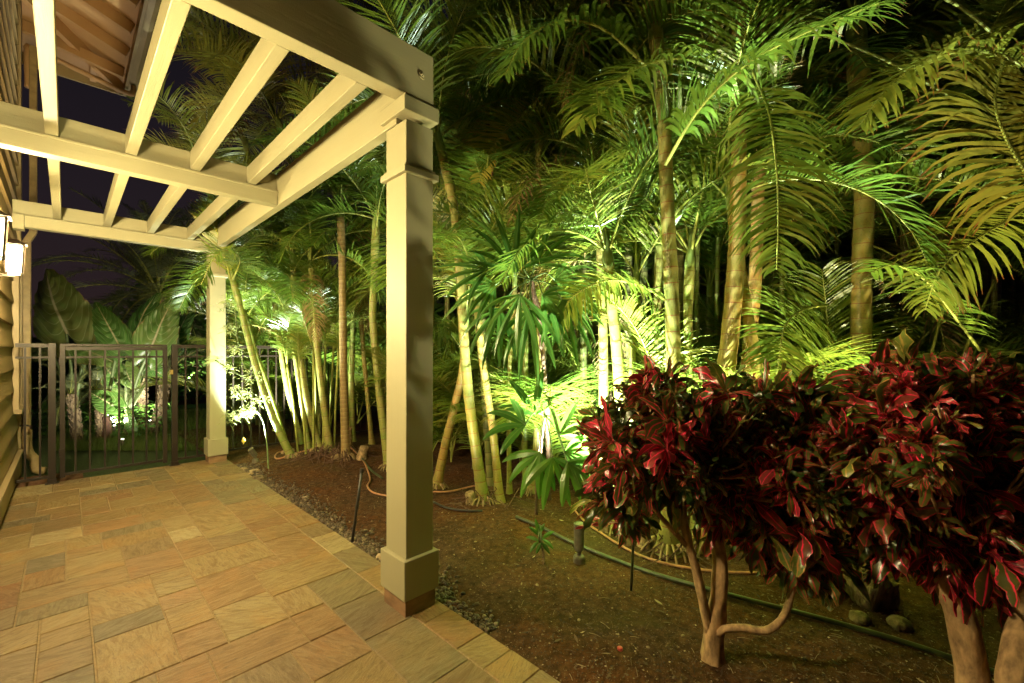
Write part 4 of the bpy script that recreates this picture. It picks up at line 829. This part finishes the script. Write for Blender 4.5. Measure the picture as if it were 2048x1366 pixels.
taro(212, 5.2, 'elephant ear plant with a low pale leaf behind the middle gate bars', [((238, 690, 5.2), UPV * 1 - RT * .55, CAMV + RT * .9, 1.1, .30), ((225, 810, 5.0), -RT * .9 + UPV * .5, CAMV + UPV * .5, .62, .24), ((205, 690, 5.6), RT * .4 + DN * .1 + CAMV * .4, UPV + CAMV * .6, .7, .3)])
taro(255, 5.4, 'elephant ear plant with a brown edged leaf at the gate centre', [((262, 690, 5.5), UPV + RT * .35, CAMV - RT * .2, 1.25, .48), ((300, 700, 5.2), UPV * .85 + RT * .35, CAMV + RT * .5, 1.2, .40), ((318, 700, 5.8), UPV + RT * .2, CAMV - RT * .3, 1.2, .32), ((250, 740, 5.3), RT * .4 + DN * .8, CAMV + UPV * .4, .5, .24), ((295, 730, 5.4), RT * .7 + DN * .5, CAMV + UPV * .4, .45, .2), ((262, 860, 5.3), -RT * .3 + UPV, CAMV, .5, .15), ((350, 690, 5.9), UPV * .9 + RT * .3, CAMV - RT * .2, 1.0, .3), ((230, 760, 5.6), -RT * .5 + UPV * .7, CAMV + UPV * .3, .8, .32)])
# date palms
def date_palm(pix, r, crown_n, s_, label, lean=0, vis=0):
    base = P(*pix[0]); base.z = -.12; root = thing('date_palm', base, label, 'palm tree'); pts = [base] + [P(*q) for q in pix[1:]]; sp = smooth_path(pts, .035)
    b = MB(); b.tube(sp, r, 12, wob=.1)
    for i, p in enumerate(sp[1:]):                      # leaf-base knobs in a spiral
        for k in range(5):
            a = i * .9 + k * 1.257; o = Vector((math.cos(a), math.sin(a), 0)); q = p + o * r * .9; b.tube([q, q + o * r * .35 + Vector((0, 0, r * .35))], [r * .26, r * .12], 5)
    b.build('trunk', M['old_wood'], root, smooth=False); top = sp[-1]
    for k in range(crown_n): put_frond(root, 'date', int(k / crown_n * 5), top, prng.uniform(-.2, .2) + k * 2.399, s_ * prng.uniform(.9, 1.1))
date_palm([(330, 0, 7.4), (332, 720, 7.4), (318, 590, 7.4)], .13, 46, 1.55, 'large date palm crown above the elephant ears beyond the gate')
date_palm([(284, 0, 5.9), (285, 790, 5.9), (281, 735, 5.9)], .075, 16, .6, 'pygmy date palm with upright knobbly trunk lit from below')
date_palm([(305, 0, 5.5), (322, 810, 5.6), (332, 760, 5.7)], .075, 14, .55, 'leaning pygmy date palm right of the upright one')
date_palm([(203, 0, 5.2), (200, 800, 5.2), (192, 780, 5.2)], .065, 8, .4, 'short brown trunk behind the left gate bars')
date_palm([(155, 0, 5.05), (148, 820, 5.1), (140, 790, 5.1)], .07, 8, .4, 'leftmost short brown trunk beyond the gate')
# low border planting beyond the gate
g = MB(); rng = random.Random(9)
for i in range(1500):
    px = rng.uniform(66, 345); d = rng.uniform(5.2, 6.1); q = P(px, 800, d); q.z = -.1 + rng.uniform(0, .65) ** 1.3; a = rng.uniform(0, 6.28); D = Vector((math.cos(a), math.sin(a), rng.uniform(.2, 1.2))).normalized(); L = rng.uniform(.10, .24)
    cs = [q + D * L * t + Vector((0, 0, -.12 * L * t * t * 6)) for t in (0, .33, .66, 1)]; W = D.orthogonal().normalized(); g.ribbon(cs, [W] * 4, [.004, .011, .010, .001], rng.random())
tag(g.build('border_plants', M['fan_leaf']), 'low leafy ground cover under the elephant ears', 'ground cover', kind='stuff')
# dark hedge far behind to close the view
def far_tree(px, d, label, h, wd, group=None, nl=5000):
    base = P(px, 800, d); base.z = -.2; root = thing('background_tree', base, label, 'tree', group); b = MB(); b.tube(smooth_path([base, base + Vector((.1, 0, h * .5)), base + Vector((0, .1, h * .8))], .3), .12, 8); b.build('trunk', M['fibre'], root, smooth=True)
    g = MB(); rng = random.Random(px)
    for i in range(nl):
        u = Vector((rng.gauss(0, 1), rng.gauss(0, 1), rng.gauss(0, 1))).normalized() * rng.random() ** .4; q = base + Vector((u.x * wd, u.y * wd, h * .55 + u.z * h * .5)); q += Vector((1, 1, .6)) * mnoise.noise(q * .7) * .5
        D = Vector((rng.gauss(0, 1), rng.gauss(0, 1), rng.gauss(-.2, .7))).normalized(); W = D.orthogonal().normalized(); g.ribbon([q, q + D * .12, q + D * .26], [W] * 3, [.01, .045, .004], rng.random())
    g.build('crown', M['fan_leaf'], root)
for i, px in enumerate(range(900, 2200, 130)):
    far_tree(px, 6.2 + .5 * (i % 2), where('dense dark bush', px, 0, [' far behind', ' further back', ' deepest back']), 3.6 + (i % 3) * .8, 1.5, 'dark bushes behind the right palms', 4200)
far_tree(390, 9.5, 'dark tree far beyond the gate, right of the date palm', 4.0, 2.2); far_tree(130, 10, 'dark low tree far beyond the gate beside the house', 2.2, 1.8); far_tree(500, 9, 'dark tree behind the far palm clump', 6, 2.6)

# small lit shrub by the far post
sb = GY(537, 935); root = thing('small_shrub', sb, 'wispy pale shrub blazing in the spotlight by the far post', 'shrub'); b = MB()
for pp in ([sb, P(533, 880, 3.98), P(525, 840, 3.95), P(508, 812, 3.9), P(500, 760, 3.9), P(478, 700, 3.88), P(470, 620, 3.85)], [P(512, 815, 3.9), P(490, 822, 3.85), P(470, 830, 3.8)], [P(500, 760, 3.9), P(470, 745, 3.85), P(430, 720, 3.8)]):
    b.tube(smooth_path(pp, .04), .009, 7)
b.build('stem', M['petiole'], root, smooth=True); g = MB(); rng = random.Random(4)
for (px, py, r, n) in ((495, 825, .09, 110), (465, 832, .08, 70), (482, 785, .11, 90), (430, 718, .07, 60), (455, 735, .07, 50), (470, 700, .09, 70), (462, 660, .07, 60), (452, 610, .09, 60), (520, 800, .08, 50), (500, 750, .10, 60)):
    cc = P(px, py, 3.85)
    for i in range(n):
        q = cc + Vector((rng.gauss(0, r * .6), rng.gauss(0, r * .6), rng.gauss(0, r * .5))); D = Vector((rng.gauss(0, 1), rng.gauss(0, 1), rng.gauss(0, .6))).normalized(); L = rng.uniform(.05, .10); W = D.orthogonal().normalized()
        cs = []; p = q.copy()
        for k in range(4): cs.append(p.copy()); p = p + D * L / 3; D = (D + Vector((0, 0, -.35))).normalized()
        g.ribbon(cs, [W] * 4, [.002, .005, .0045, .001], rng.random())
g.build('foliage', M['shrub_leaf'], root)

# ============================================================ hoses, stakes, stumps, stones
def ground_tube(name, pix, r, mat, label, cat, n=9):
    pts = [GY(px, py, r * .8 + .008) for px, py in pix]; b = MB(); sp = smooth_path(pts, .05)
    for p in sp: p.z = max(p.z, soilz(p.x, p.y) + r * .7)
    b.tube(sp, r, n); o = b.build(name, M[mat], smooth=True, at=pts[0]); return tag(o, label, cat)
ground_tube('irrigation_pipe', [(1032, 1036), (1080, 1052), (1140, 1078), (1220, 1108), (1300, 1135), (1400, 1165), (1500, 1192), (1650, 1226), (1800, 1262), (1950, 1308), (2060, 1342), (2200, 1400)], .0145, 'green_pipe', 'thick dark green irrigation pipe running across the bare soil', 'pipe')
ground_tube('drip_hose', [(1140, 1002), (1170, 1036), (1200, 1058), (1250, 1088), (1300, 1108), (1360, 1122), (1440, 1134), (1540, 1140), (1640, 1160)], .009, 'hose_orange', 'thin tan hose curving behind the green pipe to the croton', 'hose')
ground_tube('drip_hose', [(700, 905), (725, 925), (740, 950), (735, 968), (750, 982), (790, 988), (850, 982), (900, 978), (945, 966), (1000, 960)], .010, 'hose_orange', 'orange hose looping behind the near pergola post', 'hose')
ground_tube('drip_hose', [(625, 908), (590, 914), (560, 921), (550, 918), (556, 909), (580, 905)], .010, 'hose_orange', 'pale hose loop at the foot of the far palm clump', 'hose')
ground_tube('irrigation_pipe', [(866, 1000), (895, 1014), (930, 1021), (965, 1022)], .010, 'black_plastic', 'thin black pipe curving out from behind the near post', 'pipe')
ground_tube('irrigation_pipe', [(700, 900), (722, 922), (742, 938), (765, 950)], .013, 'green_pipe', 'short dark pipe on the mound beside the cut stump', 'pipe')
def stake(px0, py0, px1, py1, r, mat, label, name, joint=False):
    a = GY(px0, py0, -.03); d = FPX / (py0 - HY); t = P(px1, py1, d); root = thing(name, a, label, 'stake'); b = MB()
    b.tube([a, a.lerp(t, .5), t], [r, r, r], 10); b.build('pole', M[mat], root, smooth=True)
    if joint: b = MB(); m = a.lerp(t, .52); D = (t - a).normalized(); b.tube([m - D * .02, m - D * .012, m + D * .012, m + D * .02], [r * 1.1, r * 1.35, r * 1.35, r * 1.1], 10); b.build('coupling', M['black_plastic'], root); b = MB(); b.tube([t - D * .03, t + D * .004], r * 1.4, 10); b.build('nozzle', M['black_plastic'], root)
    else: b = MB(); D = (t - a).normalized(); m = a.lerp(t, .58); b.tube([m - D * .004, m + D * .004], r * 1.4, 10); b.build('clip', M['brass'], root)
stake(703, 1078, 724, 938, .011, 'black_plastic', 'black sprinkler riser leaning at the pebble edge', 'sprinkler_riser', True)
stake(1262, 1170, 1272, 945, .0085, 'green_pipe', 'thin greenish stake pushed in the soil under the croton', 'garden_stake')
def stump(px, py, r, h, label, tilt=(0, 0), mat='cut_wood'):
    a = GY(px, py, -.04); top = a + Vector((tilt[0], tilt[1], h)); root = thing('cut_stump', a, label, 'stump'); sp = smooth_path([a, a.lerp(top, .5), top], .02)
    b = MB(); b.tube(sp, [r * (1.25 - .3 * min(1, i / len(sp) * 2) + .06 * (i % 3 == 0)) for i in range(len(sp))], 14, wob=.25); b.build('bark', M[mat], root, smooth=True)
    D = (top - a).normalized(); b = MB(); b.tube([top + D * .001, top + D * .006], r * .9, 14); b.build('cut_face', M['root_base'], root)
stump(722, 922, .06, .20, 'cut palm stump leaning right of the brown ringed trunk', (.05, .0)); stump(697, 905, .045, .34, 'narrow upright cut stump behind the brown ringed trunk')
stump(675, 926, .06, .10, 'low broken stump left of the brown ringed trunk', (-.03, 0))
stump(1250, 1075, .055, .13, 'cut stump right of the pale flared trunk base'); stump(1283, 1078, .055, .12, 'second cut stump between flared base and root cone', (.02, 0)); stump(1210, 1050, .05, .12, 'cut stump left of the pale flared trunk base')
stump(945, 1000, .05, .15, 'small cut stump beside the swollen leaning palm', (-.04, 0))
# old fallen trunk behind the croton
a = GY(1640, 1130, .05); bq = GY(1770, 1200, .08); root = thing('fallen_log', a, 'rotten fallen palm log lying behind the crotons', 'log'); b = MB(); sp = smooth_path([a + Vector((0, 0, .02)), a.lerp(bq, .5) + Vector((0, 0, .05)), bq], .025)
b.tube(sp, [.115 + .012 * mnoise.noise(Vector((i * .6, 0, 0))) for i in range(len(sp))], 22, wob=.35); b.build('bark', M['old_wood'], root, smooth=True)
D = (sp[0] - sp[1]).normalized(); b = MB(); b.tube([sp[0] + D * .002, sp[0] + D * .012], .10, 20, wob=.2); b.build('cut_face', M['cut_wood'], root)
def rock(px, py, r, label, mat='rock_mat', fl=.6, dz=0, seed=0):
    q = GY(px, py, r * fl * .4 + dz); b = MB(); vs = []; n, m = 14, 9
    for j in range(m + 1):
        for i in range(n):
            th = math.pi * j / m; a = 2 * math.pi * i / n; u = Vector((math.sin(th) * math.cos(a), math.sin(th) * math.sin(a), math.cos(th))); rr = r * (1 + .28 * mnoise.noise(u * 1.6 + Vector((seed + px, py, 0))))
            vs.append(q + Vector((u.x * rr * 1.15, u.y * rr, u.z * rr * fl)))
    b.add(vs, [(j * n + i, (j + 1) * n + i, (j + 1) * n + (i + 1) % n, j * n + (i + 1) % n) for j in range(m) for i in range(n)]); return tag(b.build('rock', M[mat], smooth=True, at=q), label, 'rock')
rock(764, 1108, .045, 'pale stone tucked against the near post base'); rock(517, 955, .07, 'dark reddish rock at the patio edge near the far post', 'old_wood'); rock(1720, 1215, .055, 'mossy rock under the right croton', 'old_wood'); rock(1700, 1120, .10, 'tan boulder end showing under the crotons', 'cut_wood'); rock(1800, 1225, .06, 'brown rock behind the green pipe at right', 'old_wood')
for i, (px, py, l) in enumerate(((485, 935, 'flat pale stone nearest the far post'), (498, 944, 'flat pale stone between its neighbours by the far post'), (480, 950, 'flat stone at the patio edge below the far post'), (510, 938, 'flat stone beside the small spotlight'))): rock(px, py, .055, l, 'rock_mat', .35)
q = GY(1240, 1287, .01); b = MB(); b.tube([q - UPV * .02, q, q + UPV * .004], [.014, .014, .009], 16); cp = tag(b.build('valve_cap', M['red_plastic'], at=q), 'tiny round red cap lying on the bare soil', 'cap')
# pebble strip
g = MB(); rng = random.Random(8)
def pebble(g, x, y, z, r, rng):
    vs = []; n = 7; a0 = rng.uniform(0, 6.28); sx, sy = rng.uniform(.8, 1.5), rng.uniform(.7, 1)
    for j in range(1, 4):
        for i in range(n): th = math.pi * j / 4; a = 2 * math.pi * i / n; u = (math.sin(th) * math.cos(a) * sx, math.sin(th) * math.sin(a) * sy); vs.append((x + r * (u[0] * math.cos(a0) - u[1] * math.sin(a0)), y + r * (u[0] * math.sin(a0) + u[1] * math.cos(a0)), z + r * .62 * math.cos(th)))
    vs += [(x, y, z + r * .62), (x, y, z - r * .62)]; f = [(j * n + i, (j + 1) * n + i, (j + 1) * n + (i + 1) % n, j * n + (i + 1) % n) for j in range(2) for i in range(n)] + [(21, i, (i + 1) % n) for i in range(n)] + [(22, 14 + (i + 1) % n, 14 + i) for i in range(n)]
    g.add(vs, f, None, rng.random())
for i in range(3600):
    y = rng.uniform(1.16 * H, 4.5 * H); wd = .20 + .05 * math.sin(y * 3); wd = wd if y > 1.5 * H else wd * .7
    x = EX + .012 + abs(rng.gauss(0, .5)) * wd
    if x > EX + .34: continue
    if y < 1.45 * H and rng.random() < .5: continue
    pebble(g, x, y, soilz(x, y) + rng.uniform(.0, .012), rng.uniform(.006, .015) * (1.5 if rng.random() < .08 else 1), rng)
k = NT('pebble_mix', .55); c = k.ramp(k.attr(), [(0, (.035, .022, .014)), (.35, (.09, .052, .03)), (.6, (.15, .092, .05)), (.8, (.10, .075, .05)), (.97, (.30, .22, .13))]); k.col(k.mix(k.noise(k.pos(), 60, 3), c, k.mix(1, c, (.5, .48, .45), 'MULTIPLY'))); M['pebble_mix'] = k.m
tag(g.build('pebble_strip', M['pebble_mix'], smooth=True), 'strip of small brown river pebbles along the patio edge', 'pebbles', kind='stuff')
# leaf litter, twigs, roots and grit
g = MB(); rng = random.Random(15)
for i in range(26000):
    d = 1.05 + 3.4 * rng.random() ** 1.5; px = rng.uniform(480, 2080); q = P(px, 800, d); x, y = q.x, q.y
    if x < EX + .02: continue
    z = soilz(x, y) + .003; a = rng.uniform(0, 6.28); kind = rng.random()
    if kind < .86:
        s_ = rng.uniform(.002, .0075); g.add([(x + s_ * math.cos(a + t) * (1 + .4 * math.sin(t * 3)), y + s_ * math.sin(a + t), z + rng.uniform(0, .004)) for t in (0, 1.6, 3.1, 4.7)] + [(x, y, z + .005)], [(0, 1, 4), (1, 2, 4), (2, 3, 4), (3, 0, 4)], None, rng.random())
    elif kind < .975:
        l = rng.uniform(.015, .07); p0 = Vector((x, y, z)); p1 = Vector((x + l * math.cos(a), y + l * math.sin(a), z + rng.uniform(0, .006))); g.tube([p0, p0.lerp(p1, .5) + Vector((0, 0, .004)), p1], .0012, 4, rng.random())
    else:
        l = rng.uniform(.015, .03); p0 = Vector((x, y, z)); D = Vector((math.cos(a), math.sin(a), .1)); W = Vector((-math.sin(a), math.cos(a), .3)).normalized(); g.ribbon([p0, p0 + D * l, p0 + D * 2 * l], [W] * 3, [.001, l * .25, .001], rng.random())
for i in range(1500):
    d = 1.05 + 3.3 * rng.random() ** 1.4; px = rng.uniform(480, 2080); q = P(px, 800, d); x, y = q.x, q.y
    if x < EX + .05: continue
    if i < 1050: pebble(g, x, y, soilz(x, y), rng.uniform(.004, .012), rng)
    else:
        z = soilz(x, y) + .004; a = rng.uniform(0, 6.28); l = rng.uniform(.008, .022); D = Vector((math.cos(a), math.sin(a), rng.uniform(0, .4))); W = Vector((-math.sin(a), math.cos(a), rng.uniform(-.5, .5))).normalized(); p0 = Vector((x, y, z))
        g.ribbon([p0, p0 + D * l, p0 + D * 2 * l + Vector((0, 0, -.002)), p0 + D * 3 * l], [W] * 4, [.001, l * .3, l * .34, .001], rng.uniform(.3, 1))
k = NT('litter_mix', .8); c = k.ramp(k.attr(), [(0, (.03, .015, .008)), (.5, (.09, .05, .023)), (.85, (.17, .105, .05)), (1, (.42, .31, .18))]); k.col(c); M['litter_mix'] = k.m
tag(g.build('leaf_litter', M['litter_mix']), 'scattered grit, twigs and dry leaf bits on the soil', 'leaf litter', kind='stuff')
g = MB()
for cx_, d_, n_ in ((645, 4.0, 70), (690, 3.9, 40), (970, 2.9, 22), (1335, 2.22, 30), (1720, 2.4, 20)):
    cc = GP(cx_, d_)
    for i in range(n_):
        a = rng.uniform(0, 6.28); l = rng.uniform(.12, .38); st = cc + Vector((rng.gauss(0, .12), rng.gauss(0, .10), 0)); st.z = soilz(st.x, st.y) + rng.uniform(.03, .18); en = st + Vector((math.cos(a) * l, math.sin(a) * l, 0)); en.z = soilz(en.x, en.y) - .01
        mid = st.lerp(en, .5); mid.z = soilz(mid.x, mid.y) + .02; g.tube(smooth_path([st, mid, en], .05), .005, 4, .3, caps=False)
tag(g.build('root_mat', M['fibre']), 'tangle of thin dark roots on the soil around the palm bases', 'roots', kind='stuff')
